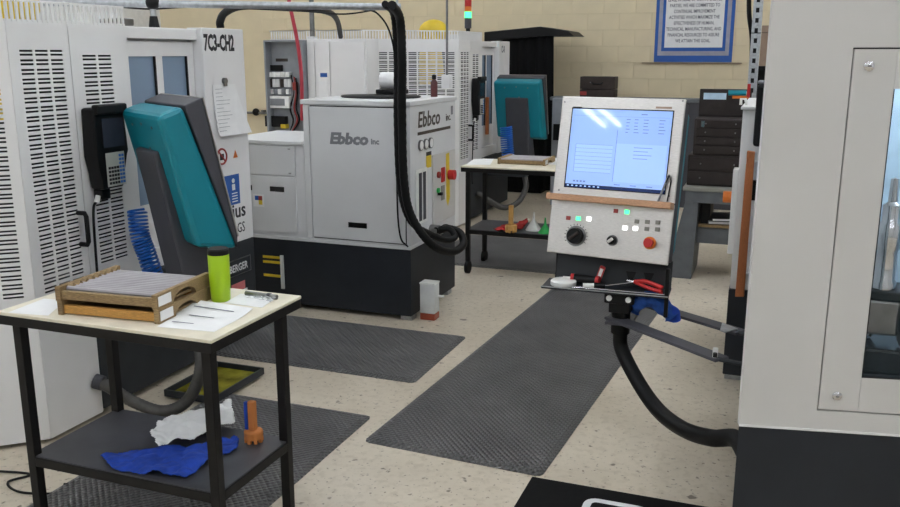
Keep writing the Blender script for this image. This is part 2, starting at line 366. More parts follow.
# ================================================================== GRINDING MACHINES
CHV = V((-.715, -.63, 0))          # chamfer panel direction * length
def machine(dy, label, code, first):
    t = thing('grinding_machine', label, 'machine', (-2.95, 2.75 + dy, 0), group='white enclosed grinding machines')
    def o(n, b, m, **k): return obj(n, b, m, t, local=True, **k)
    TOP = 1.83
    # frame: outward normal +x : local x -> +y, local y -> z
    FA = frame((0, 0, .02), (0, 1, 0), (0, 0, 1))
    slotsA = [(.055, .125), (.137, .207), (.219, .289)]
    o('slotted_door', slot_panel(.327, TOP - .02, slotsA, slot_rows(.66, 1.68)).xf(FA), 'white_paint')
    FB = frame((0, .333, .617), (0, 1, 0), (0, 0, 1))
    o('slotted_panel', slot_panel(.367, TOP - .617, [(.07, .155), (.167, .252)], slot_rows(.12, 1.09)).xf(FB), 'white_paint')
    L = CHV.length; n_ = 8; cols = [(L - .125 - (7 - i) * .096, L - .125 - (7 - i) * .096 + .08) for i in range(n_)]
    FC = frame(CHV + V((0, 0, .02)), -CHV, (0, 0, 1))
    o('slotted_corner', slot_panel(L - .004, TOP - .02, cols, slot_rows(.66, 1.68)).xf(FC), 'white_paint')
    # rear shell and roof
    ex, ey = CHV.x, CHV.y
    sh = B(); sh.box(-1.75, ex, ey, ey + .02, .02, TOP); sh.box(-1.75, -1.73, ey, 1.66, .02, TOP); sh.box(-1.75, -.9, .1, .12, .02, TOP)
    o('side_shell', sh, 'white_paint')
    for xx in (-1.5, -1.12): o('side_panel', B().box(xx, xx + .35, ey - .012, ey - .001, .66, TOP - .03, .004), 'white_paint')
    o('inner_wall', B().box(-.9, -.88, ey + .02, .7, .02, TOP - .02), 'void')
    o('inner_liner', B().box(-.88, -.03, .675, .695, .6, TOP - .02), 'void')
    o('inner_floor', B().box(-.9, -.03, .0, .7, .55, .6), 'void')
    o('plinth', B().prism([(-.03, .02, .012), (-.03, .33, .012), (-1.7, .33, .012), (-1.7, ey + .03, .012), (ex - .02, ey + .03, .012)], (0, 0, .05)), 'black')
    o('base', B().box(-1.72, 0, .333, 1.677, .03, .615, .006), 'charcoal')
    bd = B(); bd.box(-1.72, -.1, .7, 1.677, .617, TOP + .005); o('body', bd, 'white_paint')
    o('lintel', B().box(-.099, -.03, .702, 1.284, 1.775, TOP, .004), 'white_paint')
    o('column', B().box(-.099, 0, 1.285, 1.677, .617, TOP + .01, .006), 'white_paint')
    o('sill', B().box(-.099, -.03, .702, 1.284, .617, .72, .004), 'white_paint')
    for i, (y0, y1, xo) in enumerate(((.705, .995, -.05), (.985, 1.283, -.062))):
        wy0, wy1, wz0, wz1 = (.757, .955, .95, 1.69) if i == 0 else (1.024, 1.226, .95, 1.69)
        d = B(); x0, x1 = xo - .02, xo
        d.box(x0, x1, y0, wy0, .722, 1.762); d.box(x0, x1, wy1, y1, .722, 1.762); d.box(x0, x1, wy0, wy1, .722, wz0); d.box(x0, x1, wy0, wy1, wz1, 1.762)
        dd = o('sliding_door', d, 'white_paint')
        obj('window_pane', B().box(x0 + .006, x0 + .012, wy0, wy1, wz0, wz1), 'window_tint', dd, local=True)
        g = B(); g.box(x1 - .004, x1 + .003, wy1 - .012, wy1, wz0, wz1); obj('gasket', g, 'black', dd, local=True)
    o('wooden_handle', B().box(-.049, -.015, .96, 1.0, .85, 1.25, .006), 'wood_red')
    # guard rail of slats on the open top
    g = B()
    def rail(p, q, n):
        p, q = V(p), V(q); d = (q - p) / n; e = d.normalized()
        for i in range(n):
            c = p + d * (i + .5); h = e * d.length * .22; nv = V((-e.y, e.x, 0)) * .004
            g.prism([c - h - nv, c + h - nv, c + h + nv, c - h + nv], (0, 0, .085))
        for zz in (0, .08): g.prism([p + V((0, 0, zz)), q + V((0, 0, zz)), q + V((-.008, 0, zz)), p + V((-.008, 0, zz))], (0, 0, .01))
    rail((-.005, 0, TOP), (-.005, .7, TOP), 26); rail((ex, ey + .004, TOP), (-.005, .004, TOP), 34); rail((-1.7, ey + .01, TOP), (ex, ey + .01, TOP), 36)
    o('guard_rail', g, 'white_paint')
    # yellow robot behind the slots
    o('robot_base', B().cyl((-.5, .36, .6), (-.46, .34, 1.4), .1, .09), 'void')
    rb = B(); rb.tube(catmull([(-.46, .34, 1.4), (-.46, .33, 1.6), (-.44, .34, 1.8), (-.42, .4, 1.9)], 5), .09, 12)
    rb.sph((-.42, .4, 1.92), .13, 1.2, 1.1, .95); rb.tube(catmull([(-.42, .38, 1.93), (-.38, .3, 1.8), (-.34, .26, 1.62), (-.33, .26, 1.48)], 5), .07, 12)
    o('robot_arm', rb, 'yellow_robot', smooth=True)
    # black pull handle
    h = B().tube([(0, .285, 1.0), (.04, .285, 1.0), (.048, .285, .985), (.048, .285, .87), (.04, .285, .855), (0, .285, .855)], .011, 8)
    o('pull_handle', h, 'black', smooth=True)
    # roof block with conduit support
    o('roof_box', B().box(-.5, -.3, .85, 1.0, TOP + .006, TOP + .075, .005), 'white_dull')
    o('terminal_box', B().box(-.2, -.05, .75, .82, TOP + .006, TOP + .04, .005), 'steel_dark')
    # lettering and stickers on the column face
    def F(y, z): return frame((.0008, y, z), (0, 1, 0), (0, 0, 1))
    if first:
        o('lettering', text_bm(code, .118, F(1.297, 1.722), bold=.0045, sx=.6), 'ink_black')
        o('lettering', text_bm('ius', .12, F(1.468, .765), bold=.002, sx=1.05), 'ink_black'); o('lettering', text_bm('GS', .085, F(1.51, .672), sx=.8), 'ink_black')
        sg = B().box(.0005, .0015, 1.36, 1.555, .845, 1.02); s1 = o('instruction_sticker', sg, 'blue_sign', label='blue instruction sticker with white pictograms')
        for yy in (1.385, 1.475):
            wv = B()
            wv.cyl((.0015, yy + .02, .985), (.0025, yy + .02, .985), .014, seg=12); wv.box(.0015, .0025, yy + .005, yy + .035, .93, .965)
            for kk in range(4): wv.box(.0015, .0025, yy, yy + .055, .86 + kk * .016, .866 + kk * .016)
            obj('pictogram', wv, 'paper', s1, local=True, kind='stuff')
        ring = B(); P = [(.001, 1.4 + .043 * math.cos(a * math.pi / 12), 1.135 + .043 * math.sin(a * math.pi / 12)) for a in range(24)]
        disc = o('prohibition_sticker', B().cyl((.0004, 1.4, 1.135), (.0012, 1.4, 1.135), .047, seg=24), 'paper', label='round no-entry sticker, red ring')
        obj('ring', B().tube([(.0015, y, z) for _, y, z in P] + [(.0015, P[0][1], P[0][2])], .006, 6), 'red_dark', disc, local=True)
        bar = B().tube([(.0025, 1.37, 1.165), (.0025, 1.43, 1.105)], .005, 6); obj('slash', bar, 'red_dark', disc, local=True)
        obj('figure', B().box(.001, .002, 1.38, 1.42, 1.115, 1.15), 'ink_black', disc, local=True)
        o('warning_sticker', B().prism([(.0004, 1.51, 1.115), (.0004, 1.555, 1.115), (.0004, 1.5325, 1.16)], (.001, 0, 0)), 'orange', label='small orange warning triangle')
        o('badge', B().box(.0002, .003, 1.385, 1.63, .42, .52, .002), 'steel_dark', label='grey metal maker badge'); o('badge_inset', B().box(.003, .0036, 1.393, 1.622, .427, .513), 'charcoal')
        o('lettering', text_bm('BERGER', .062, frame((.0038, 1.405, .447), (0, 1, 0), (0, 0, 1)), bold=.001, sx=.86), 'white_dull')
        o('warning_label', B().box(.0002, .001, 1.42, 1.56, .325, .375), 'pink', label='pink and white label'); o('label_foot', B().box(.0002, .001, 1.43, 1.58, .295, .323), 'paper')
        # clipped paper
        pp = B(); N_ = 8
        for i in range(N_):
            z0, z1 = 1.535 - i * .0355, 1.535 - (i + 1) * .0355; f0, f1 = i / N_, (i + 1) / N_
            pp.face([(.006 + .02 * f0 ** 2, 1.345, z0), (.006 + .025 * f0 ** 2, 1.56 + .11 * f0, z0), (.006 + .025 * f1 ** 2, 1.56 + .11 * f1, z1), (.006 + .02 * f1 ** 2, 1.345 + .02 * f1, z1)])
        sheet = obj('paper_sheets', pp, 'paper'); sheet.location = t.location; tagp(sheet, 'white printed sheets hanging from a clip on the machine column', 'paper'); thick(sheet, .002)
        ln = B()
        for i in range(12): ln.box(.0085 + .02 * (i / 13) ** 2, .0095 + .022 * (i / 13) ** 2, 1.365, 1.365 + random.uniform(.05, .14), 1.51 - i * .021, 1.512 - i * .021)
        obj('print', ln, 'ink_grey', sheet, local=True, kind='stuff'); ROOTM[sheet.name] = ROOTM[t.name]
        cp = B(); cp.cyl((.002, 1.455, 1.555), (.02, 1.455, 1.555), .017, seg=12); cp.box(.0105, .018, 1.44, 1.47, 1.525, 1.55, .002)
        clip = obj('magnet_clip', cp, 'steel_dark'); clip.location = t.location; tagp(clip, 'small dark magnetic clip holding the papers on the column', 'clip')
    else:
        o('lettering', text_bm(code, .1, F(1.36, 1.72), bold=.003, sx=.6), 'ink_grey')
        pp = B().box(.003, .006, 1.45, 1.6, 1.2, 1.58); o('paper_note', pp, 'paper')
    # blue coiled air hose beside the column
    return t
m1 = machine(0, 'white slotted grinding machine with charcoal base and blue-tinted windows beside the near cart', '7C3-CH2', True)
m2 = machine(5.3, 'white slotted grinding machine with signal tower standing behind the low cooling unit', 'C3-8', False)

def pendant(loc, label):
    t = thing('handheld_pendant', label, 'pendant', loc, group='black teach pendants on the machine fronts')
    def o(n, b, m, **k): return obj(n, b, m, t, local=True, **k)
    # local: +x out of machine, y along, z up; hangs tilted
    o('body', B().prism([(.002, -.095, .37), (.002, .1, .37), (.002, .115, .16), (.002, .075, .12), (.002, .065, -.0), (.002, -.075, -.0), (.002, -.095, .15)], (.075, 0, 0), .012), 'black')
    o('hood', B().box(.06, .1, -.09, .1, .34, .385, .008), 'black')
    o('display', B().box(.0775, .0795, -.05, .085, .19, .32), 'screen_dark')
    kp = o('keypad', B().box(.0775, .08, -.045, .075, .01, .165, .001), 'key_white')
    kb = B(); kd = B()
    for r_ in range(8):
        for c_ in range(6):
            y = -.035 + c_ * .018; z = .02 + r_ * .0175
            (kb if c_ >= 4 else kd).box(.08, .083, y, y + .012, z, z + .011) if (c_ >= 4 or r_ < 5) else None
    obj('blue_keys', kb, 'key_blue', kp, local=True, kind='stuff'); obj('black_keys', kd, 'ink_black', kp, local=True, kind='stuff')
    o('bracket', B().box(.002, .05, -.06, .0, -.05, 0, .006), 'black')
    o('gland', B().cyl((.03, -.06, -.03), (.03, -.075, -.06), .012), 'plastic_white')
    o('cable', B().tube(catmull([(.03, -.07, -.05), (.03, -.1, -.1), (.02, -.1, -.35), (.012, -.095, -.6), (.012, -.08, -.7)], 6), .006, 6), 'black', smooth=True)
    return t
pendant((-2.945, 3.195, 1.095), 'black handheld control pendant hanging on the near slotted machine beside the teal screen')
pendant((-2.945, 8.495, 1.095), 'black handheld control pendant hanging on the far slotted machine with signal tower')

def coil(path, r, turns, wire, label, group='blue coiled air hoses'):
    P = catmull(path, 24); n = turns * 12; pts = []
    for i in range(n + 1):
        f = i / n * (len(P) - 1); a = int(min(f, len(P) - 2)); p = P[a].lerp(P[a + 1], f - a); tg = (P[min(a + 1, len(P) - 1)] - P[max(a - 1, 0)]).normalized()
        x = tg.cross(V((0, 1, 0))).normalized(); y = tg.cross(x); q = i / 12 * 2 * math.pi
        pts.append(p + (x * math.cos(q) + y * math.sin(q)) * r)
    o = obj('coiled_air_hose', B().tube(pts, wire, 5), 'blue_hose', smooth=True); tagp(o, label, 'hose', group); return o
coil([PX(137, 210, -2.86), PX(140, 235, -2.84), PX(147, 255, -2.82), PX(156, 282, -2.8)], .043, 21, .0058, 'bright blue coiled air hose hanging beside the near teal control stand')
coil([PY(506, 127, 8.6), PY(507, 145, 8.6), PY(509, 165, 8.6)], .06, 17, .008, 'bright blue coiled air hose hanging beside the far teal control stand')

# signal tower on far machine
st = thing('signal_tower', 'signal light tower glowing green on top of the far slotted machine', 'signal light', (-2.99, 8.42, 1.83), group=None)
for zz, z2, m_, n_ in ((0.0, .03, 'black', 'foot'), (.03, .13, 'post_grey', 'lower_segment'), (.13, .19, 'lit_green', 'green_lamp'), (.19, .24, 'orange', 'amber_lamp'), (.24, .33, 'red', 'red_lamp'), (.33, .36, 'black', 'cap')):
    obj(n_, B().cyl((0, 0, zz + .09), (0, 0, z2 + .09), .034 if n_ != 'foot' else .022, seg=16), m_, st, local=True, smooth=True)
obj('stem', B().cyl((0, 0, 0), (0, 0, .1), .012), 'black', st, local=True)

# ================================================================== CONTROL PANELS (teal housings)
TH = R(58); WD = V((-math.sin(TH), math.cos(TH), 0)); A0 = PY(183, 106, 3.1)
def pl(x, y, off=0.): return PP(x, y, A0 + WD * off, WD)
def teal_stand():
    base = pl(195, 300); root = V((base.x, base.y, 0)) + WD * .25
    t = thing('control_stand', 'teal and charcoal control panel seen from behind, leaning above the near cart', 'control panel', root, group='teal control stands seen from behind')
    W = .51
    back = [pl(*p) for p in ((158, 116), (183, 106), (238.5, 249), (197, 248))]
    obj('rear_housing', B().prism(back, WD * W, .022), 'teal', t)
    front = [pl(*p) for p in ((184, 105.5), (202, 97.5), (237, 236), (238, 248.5))]
    obj('front_housing', B().prism([p + WD * -.004 for p in front], WD * (W + .008), .006), 'post_grey', t)
    fp = [pl(*p) for p in ((202, 97.5), (203, 97.2), (238.2, 235.4), (237, 236))]
    obj('face_plate', B().prism([p - WD * .01 for p in fp], WD * (W + .02)), 'steel', t)
    e1, e2 = pl(203, 97.2), pl(238.2, 235.4); dn = (e2 - e1); n_ = dn.cross(WD).normalized(); 
    if n_.dot(V((.5, .8, 0))) < 0: n_ = -n_
    q = lambda u, v: e1 + dn * v + WD * (W * u) + n_ * .001
    obj('screen', B().prism([q(.12, .08), q(.88, .08), q(.88, .55), q(.12, .55)], n_ * .002), 'scr_bg', t)
    post = [pl(*p, .13) for p in ((153, 153), (167, 149), (231, 300), (222, 318), (193, 318))]
    obj('post', B().prism(post, WD * .25, .012), 'post_grey', t)
    # the stand hangs on an arm fixed to the machine base
    c = pl(207, 316, .13) + WD * .125
    obj('support_arm', B().box(-2.948, c.x + .07, c.y - .06, c.y + .06, c.z - .07, c.z - .005, .008), 'charcoal', t)
    e_ = V((-2.945, 3.04, .19))
    hp_ = [e_, V((-2.88, 3.06, .16)), PY(130, 400, 3.12), PY(160, 411, 3.15), PY(182, 405, 3.18), PY(195, 388, 3.2), PY(201, 362, 3.22), V((c.x, c.y - .02, c.z - .06))]
    obj('cable_duct', B().tube(catmull(hp_, 14), .029, 12, rib=.03), 'hose_grey', t, smooth=True)
    obj('duct_collar', B().cyl(e_ - V((.003, 0, 0)), e_ + V((.035, .01, -.01)), .036, seg=16), 'post_grey', t)
    sc_ = B(); bn = (back[0] - back[1]).normalized()
    bdn = (back[3] - back[0]).normalized()
    for u, v in ((.25, .06), (.5, .05), (.75, .06), (.45, .16)):
        p = back[0] + WD * W * u + bdn * v; sc_.cyl(p - bn * .004, p + bn * .004, .007, seg=8)
    obj('screw', sc_, 'steel_dark', t)
    return t
ts1 = teal_stand()
# second stand: same parts, turned so its back faces down the aisle
def dup(root, loc, rz, label):
    r = root.copy(); COL.objects.link(r); r.location = loc; r.rotation_euler = (0, 0, rz); r['label'] = label
    for ch in list(root.children):
        if ch.name in ('support_arm', 'cable_duct', 'duct_collar'): continue
        c = ch.copy(); COL.objects.link(c); c.parent = r
    return r
ts2 = dup(ts1, (-2.6, 8.95, -.03), R(28), 'teal and charcoal control panel seen squarely from behind beyond the far cart')
ROOTM[ts2.name] = Matrix.Translation((-2.6, 8.95, -.03)) @ Matrix.Rotation(R(28), 4, 'Z')
obj('support_arm', B().box(-2.945, -2.5, 8.9, 9.02, .42, .49, .008), 'charcoal', ts2)
obj('cable_duct', B().tube(catmull([(-2.52, 8.94, .42), (-2.5, 8.9, .3), (-2.56, 8.8, .16), (-2.7, 8.7, .12), (-2.9, 8.6, .25), (-2.945, 8.58, .27)], 14), .03, 12, rib=.03), 'hose_grey', ts2, smooth=True)

# ================================================================== COOLING UNIT (low white unit)
def cooling_unit():
    t = thing('cooling_unit', 'low grey-white oil cooling unit with charcoal tank base and stepped top', 'cooling unit', (-2.8, 5.4, 0))
    o = lambda n, b, m, **k: obj(n, b, m, t, **k)
    x0, xs, x1, y0, y1 = -3.55, -2.915, -2.16, 5.0, 5.82; zb = .475
    o('tank_base', B().box(x0, x1, y0, y1, .03, zb, .004), 'charcoal_blue')
    for xx in (-3.35, -2.24): 
        for yy in (5.06, 5.72): o('foot', B().box(xx, xx + .08, yy - .05, yy + .03, 0, .03, .003), 'galv')
    o('tank_flange', B().box(x0, x1 + .002, y0 - .004, y1, zb, zb + .022, .003), 'unit_grey')
    o('tall_body', B().box(xs, x1, y0 + .012, y1, zb + .022, 1.395, .004), 'unit_grey')
    o('low_body', B().box(x0, xs - .003, y0 + .012, y1 - .1, zb + .022, 1.12, .004), 'unit_grey')
    o('top_cover', B().box(xs - .012, x1 + .01, y0 - .004, y1 + .01, 1.385, 1.415, .004), 'unit_grey')
    o('low_cover', B().box(x0 - .01, xs - .004, y0 - .004, y1 - .09, 1.118, 1.14, .003), 'unit_grey')
    fd = o('front_door', B().box(-2.858, -2.195, y0 - .002, y0 + .011, .512, 1.372, .004), 'unit_grey')
    obj('door_pull', B().box(-2.6, -2.465, y0 - .0035, y0 - .0015, .595, .63, .0006), 'black_gloss', fd)
    obj('gasket', B().box(-2.863, -2.19, y0 + .0105, y0 + .0125, .505, 1.378), 'black', fd)
    o('edge_strip', B().box(xs + .004, xs + .045, y0 + .002, y0 + .0115, .5, 1.378, .002), 'unit_grey')
    lo = o('lower_panel', B().box(-3.53, -2.985, y0 + .001, y0 + .0115, .52, .905, .003), 'unit_grey')
    for xx in (-3.435, -3.185): obj('vent_slot', B().box(xx, xx + .11, y0 - .0005, y0 + .0015, .8, .835, .0006), 'black_gloss', lo)
    o('upper_panel', B().box(-3.53, -2.985, y0 + .001, y0 + .0115, .91, 1.108, .003), 'unit_grey')
    for xx in (-3.02, -3.03):
        for zz in (.93, 1.09): o('screw', B().cyl((xx, y0 + .001, zz), (xx, y0 - .002, zz), .004, seg=8), 'steel_dark')
    # hazard diamond card
    cd = o('hazard_card', B().box(-3.32, -3.235, y0 - .0012, y0 - .0002, .69, .775), 'paper', label='white card with blue, red, yellow hazard colours')
    for (a, b_, m_) in ((-3.305, .735, 'blue_sign'), (-3.2765, .735, 'red_dark'), (-3.305, .705, 'paper'), (-3.2765, .705, 'yellow')):
        obj('colour_field', B().box(a, a + .0285, y0 - .0022, y0 - .0012, b_, b_ + .03), m_, cd)
    # level gauge
    g = o('level_gauge', B().box(-3.125, -3.1, y0 - .012, y0, .13, .365, .002), 'plastic_clear')
    for zz in (.345, .31, .215): obj('mark', B().box(-3.265, -3.127, y0 - .003, y0 + .001, zz - .009, zz + .009), 'yellow', g)
    # grey outlined lettering on the front
    o('lettering', text_bm('Ebbco', .098, frame((-2.72, y0 - .0022, 1.14), (1, 0, 0), (0, 0, 1)), shear=.15, bold=.005, sx=1.12), 'ink_grey')
    o('lettering', text_bm('inc', .05, frame((-2.425, y0 - .0022, 1.145), (1, 0, 0), (0, 0, 1)), bold=.002), 'ink_grey')
    # right side: control face
    xf = x1 + .001
    S = lambda y, z, h=0.: frame((xf + .001 + h, y, z), (0, 1, 0), (0, 0, 1))
    o('lettering', text_bm('Ebbco', .14, S(5.13, 1.245), shear=.12, bold=.0025, sx=1.12), 'print_brown')
    o('lettering', text_bm('inc.', .07, S(5.63, 1.255), bold=.001), 'print_brown')
    o('caption_bar', B().box(xf, xf + .001, 5.13, 5.72, 1.195, 1.215), 'print_brown')
    for i in range(3):
        gg = o('pressure_gauge', B().cyl((xf, 5.17 + i * .085, 1.13), (xf + .012, 5.17 + i * .085, 1.13), .035, seg=18), 'steel_dark'); obj('dial', B().cyl((xf + .012, 5.17 + i * .085, 1.13), (xf + .0125, 5.17 + i * .085, 1.13), .029, seg=18), 'paper', gg)
    o('caution_sticker', B().box(xf, xf + .001, 5.27, 5.36, .97, 1.05), 'yellow'); o('caution_header', B().box(xf + .001, xf + .0018, 5.27, 5.36, 1.05, 1.075), 'ink_black')
    fr = o('sight_frame', B().box(xf, xf + .008, 5.09, 5.27, .62, .98, .002), 'plastic_white')
    for yy in (5.125, 5.195): obj('sight_glass', B().box(xf + .008, xf + .012, yy, yy + .045, .64, .955, .002), 'post_grey', fr)
    dr = o('electrical_door', B().box(xf, xf + .012, 5.37, 5.79, .57, 1.045, .004), 'panel_grey')
    z0 = xf + .012
    ys = [(z0, 5.6, 1.03), (z0, 5.665, 1.035), (z0, 5.68, .72), (z0, 5.64, .66), (z0, 5.61, .7)]
    yp = obj('yellow_strip', B().prism(ys, (.001, 0, 0)), 'yellow', dr)
    obj('emergency_switch', B().cyl((z0 + .001, 5.66, .88), (z0 + .045, 5.66, .88), .035, seg=14), 'red', dr)
    obj('red_plate', B().box(z0, z0 + .006, 5.51, 5.57, .845, .945), 'red', dr); obj('grey_plate', B().box(z0, z0 + .004, 5.505, 5.57, .72, .82), 'unlit_key', dr)
    obj('red_button', B().cyl((z0, 5.45, .905), (z0 + .015, 5.45, .905), .022, seg=12), 'red_dark', dr); obj('green_lamp', B().cyl((z0, 5.44, .8), (z0 + .015, 5.44, .8), .017, seg=12), 'green', dr); obj('selector', B().box(z0, z0 + .03, 5.44, 5.47, .765, .785, .002), 'black', dr)
    o('logo_stamp', B().box(xf, xf + .0008, 5.73, 5.77, 1.29, 1.35), 'ink_grey')
    o('hose_port', B().cyl((x1, 5.35, .53), (x1 + .06, 5.35, .53), .05, seg=16), 'steel_dark')
    return t
cooling_unit()
# things on top of the unit
o = obj('rubber_pad', B().lathe([(.0, 0), (.24, 0), (.25, .006), (.24, .014), (0.0, .016)], (0, 0, 0)), 'black_rubber', smooth=True); o.location = (-2.55, 5.42, 1.416); o.scale = (1.15, .8, 1); tagp(o, 'flat black rubber pad lying on top of the cooling unit', 'pad')
o = thing('spray_bottle', 'small dark red bottle standing on the cooling unit top', 'bottle', (-2.24, 5.62, 1.4155))
obj('bottle_body', B().lathe([(.022, 0), (.024, .003), (.024, .1), (.012, .115), (.012, .12)]), 'maroon', o, local=True, smooth=True); obj('cap', B().lathe([(.015, .12), (.015, .145), (.006, .15)]), 'black', o, local=True, smooth=True)
o = thing('paper_roll', 'white paper roll on a black holder on the cooling unit top', 'paper roll', (-2.545, 5.6, 1.4325))
obj('roll', B().cyl((-.075, 0, .09), (.075, 0, .09), .058, seg=24), 'paper', o, local=True, smooth=True); obj('holder', B().box(-.1, .1, -.06, .06, 0, .03, .006), 'black', o, local=True)

# thick hoses over the unit corner
hz = 1.965
HP = [PZ(392, 5, hz), PY(400, 20, 4.83), PY(402, 60, 4.85), PY(402, 120, 4.88), PY(404, 180, 4.88), PY(411, 215, 4.9), PY(430, 243, 4.95), PY(450, 252, 5.15), PY(463, 245, 5.32), PY(460, 233, 5.42), PY(447, 228, 5.42), (-2.08, 5.36, .55), (-2.15, 5.35, .53)]
h1 = obj('flexible_hose', B().tube(catmull(HP, 14), .026, 12, rib=.04), 'black_rubber', smooth=True); tagp(h1, 'thick black hose dropping past the cooling unit corner, outer loop', 'hose', 'black hoses looping into the cooling unit')
HP2 = [PZ(385, 4, hz + .01), PY(394, 16, 4.87), PY(397, 60, 4.93), PY(397, 120, 4.94), PY(400, 185, 4.94), PY(410, 220, 4.95), PY(430, 234, 5.1), PY(446, 240, 5.25), PY(455, 237, 5.33), PY(449, 229, 5.36), PY(438, 230, 5.34), (-2.11, 5.31, .55)]
h2 = obj('flexible_hose', B().tube(catmull(HP2, 14), .021, 12, rib=.04), 'black_rubber', smooth=True); tagp(h2, 'thick black hose dropping past the cooling unit corner, inner loop', 'hose', 'black hoses looping into the cooling unit')
cb = obj('thin_cable', B().tube(catmull([PZ(360, 9, hz), PY(378, 14, 4.86), PY(392, 40, 4.9), PY(398, 100, 4.92), PY(397, 190, 4.96), PY(400, 235, 4.97), PY(408, 247, 4.98)], 8), .006, 6), 'black', smooth=True); tagp(cb, 'thin black cable hanging beside the thick black hoses', 'cable')
# overhead conduit rail
a, b_ = PZ(100, 3, hz), PZ(397, 7, hz)
dirv = (b_ - a).normalized()
cr = thing('overhead_conduit', 'silver overhead conduit bar crossing above the near machine and cooling unit', 'conduit', (a.x, a.y, hz))
obj('bar', B().cyl(a - dirv * 1.2, b_ + dirv * .02, .02, seg=12), 'galv', cr, smooth=True)
pst = a + dirv * ((PZ(150, 3, hz) - a).length)
obj('support_post', B().cyl((pst.x, pst.y, 1.9), (pst.x, pst.y, hz), .016, seg=10), 'galv', cr); obj('clamp', B().sph((pst.x, pst.y, hz + .004), .04, 1, 1, .9), 'black', cr, smooth=True)
obj('post_foot', B().cyl((pst.x, pst.y, 1.837), (pst.x, pst.y, 1.9), .03, .02, seg=12), 'black', cr)
obj('hanger', B().cyl((b_.x, b_.y, hz), (b_.x, b_.y, RZ), .008, seg=8), 'galv', cr)
c1 = obj('cable_bundle', B().tube(catmull([(-3.0, 4.28, 1.845), (-3.0, 4.28, 1.88), PY(226, 12, 4.35), PY(245, 6, 4.6), PY(290, 8, 5.0), PY(325, 11, 5.6), PY(337, 20, 6.6), PY(341, 38, 7.5)], 10), .022, 10), 'black_rubber', smooth=True); tagp(c1, 'black cable bundle arching from the near machine column toward the far machine', 'cable')
c2 = obj('thin_cable', B().tube(catmull([PZ(110, 6, hz - .01), PZ(150, 9, hz - .02), PZ(200, 7, hz - .01), PZ(300, 11, hz - .015), PZ(345, 14, hz - .03), PZ(385, 8, hz)], 8), .005, 6), 'black', smooth=True); tagp(c2, 'thin black cable sagging just below the silver overhead conduit', 'cable')

# jug of red oil
j = thing('plastic_jug', 'translucent square jug with red oil at the bottom by the cooling unit', 'jug', (-2.07, 5.1, 0))
obj('oil', B().box(-.052, .052, -.045, .045, .0, .045, .006), 'oil_red', j, local=True); obj('jug_body', B().box(-.052, .052, -.045, .045, .0455, .25, .006), 'plastic_clear', j, local=True, smooth=True)
obj('rim', B().box(-.054, .054, -.047, .047, .24, .252, .003), 'plastic_white', j, local=True); obj('tap', B().cyl((.05, .03, .15), (.09, .03, .15), .009), 'plastic_white', j, local=True)

# ================================================================== CARTS
def cart(loc, label, W, Dp, H, shelf_z, wheels):
    t = thing('work_cart', label, 'cart', loc, group='black framed work carts')
    o = lambda n, b, m, **k: obj(n, b, m, t, local=True, **k)
    o('table_top', B().box(0, W, 0, Dp, H - .012, H, .003), 'cart_top')
    o('top_trim', B().box(.002, W - .002, .002, Dp - .002, H - .045, H - .0125, .002), 'cart_black')
    s = .034
    for x in (.03, W - .03 - s):
        for y in (.03, Dp - .055 - s):
            o('leg', B().box(x, x + s, y, y + s, .1 if wheels else .0, H - .045, .002), 'cart_black')
            if wheels:
                wh = o('caster', B().box(x + .004, x + s - .004, y + .004, y + s - .004, .06, .1), 'cart_black'); obj('wheel', B().cyl((x + .002, y + .017, .0505), (x + s - .002, y + .017, .0505), .05, seg=18), 'black_rubber', wh, local=True, smooth=True)
    for y in (.03, Dp - .055 - s): o('shelf_rail', B().box(.03 + s, W - .03 - s, y, y + s, shelf_z - .038, shelf_z - .004, .002), 'cart_black')
    for x in (.03, W - .03 - s): o('shelf_rail', B().box(x, x + s, .03 + s, Dp - .055 - s, shelf_z - .038, shelf_z - .004, .002), 'cart_black')
    o('shelf', B().box(.035, W - .035, .035, Dp - .06, shelf_z - .004, shelf_z, .0015), 'shelf_metal')
    return t
C1 = V((-2.412, 2.08, 0)); CW, CD, CHT, SZ = .857, .535, .86, .33
cart(C1, 'black steel work cart with beige top holding wooden trays and lime bottle', CW, CD, CHT, SZ, False)
C2 = V((-2.29, 6.29, 0))
cart(C2, 'black steel work cart on casters with one wooden tray, beside the far machine', .83, CD, CHT, .36, True)

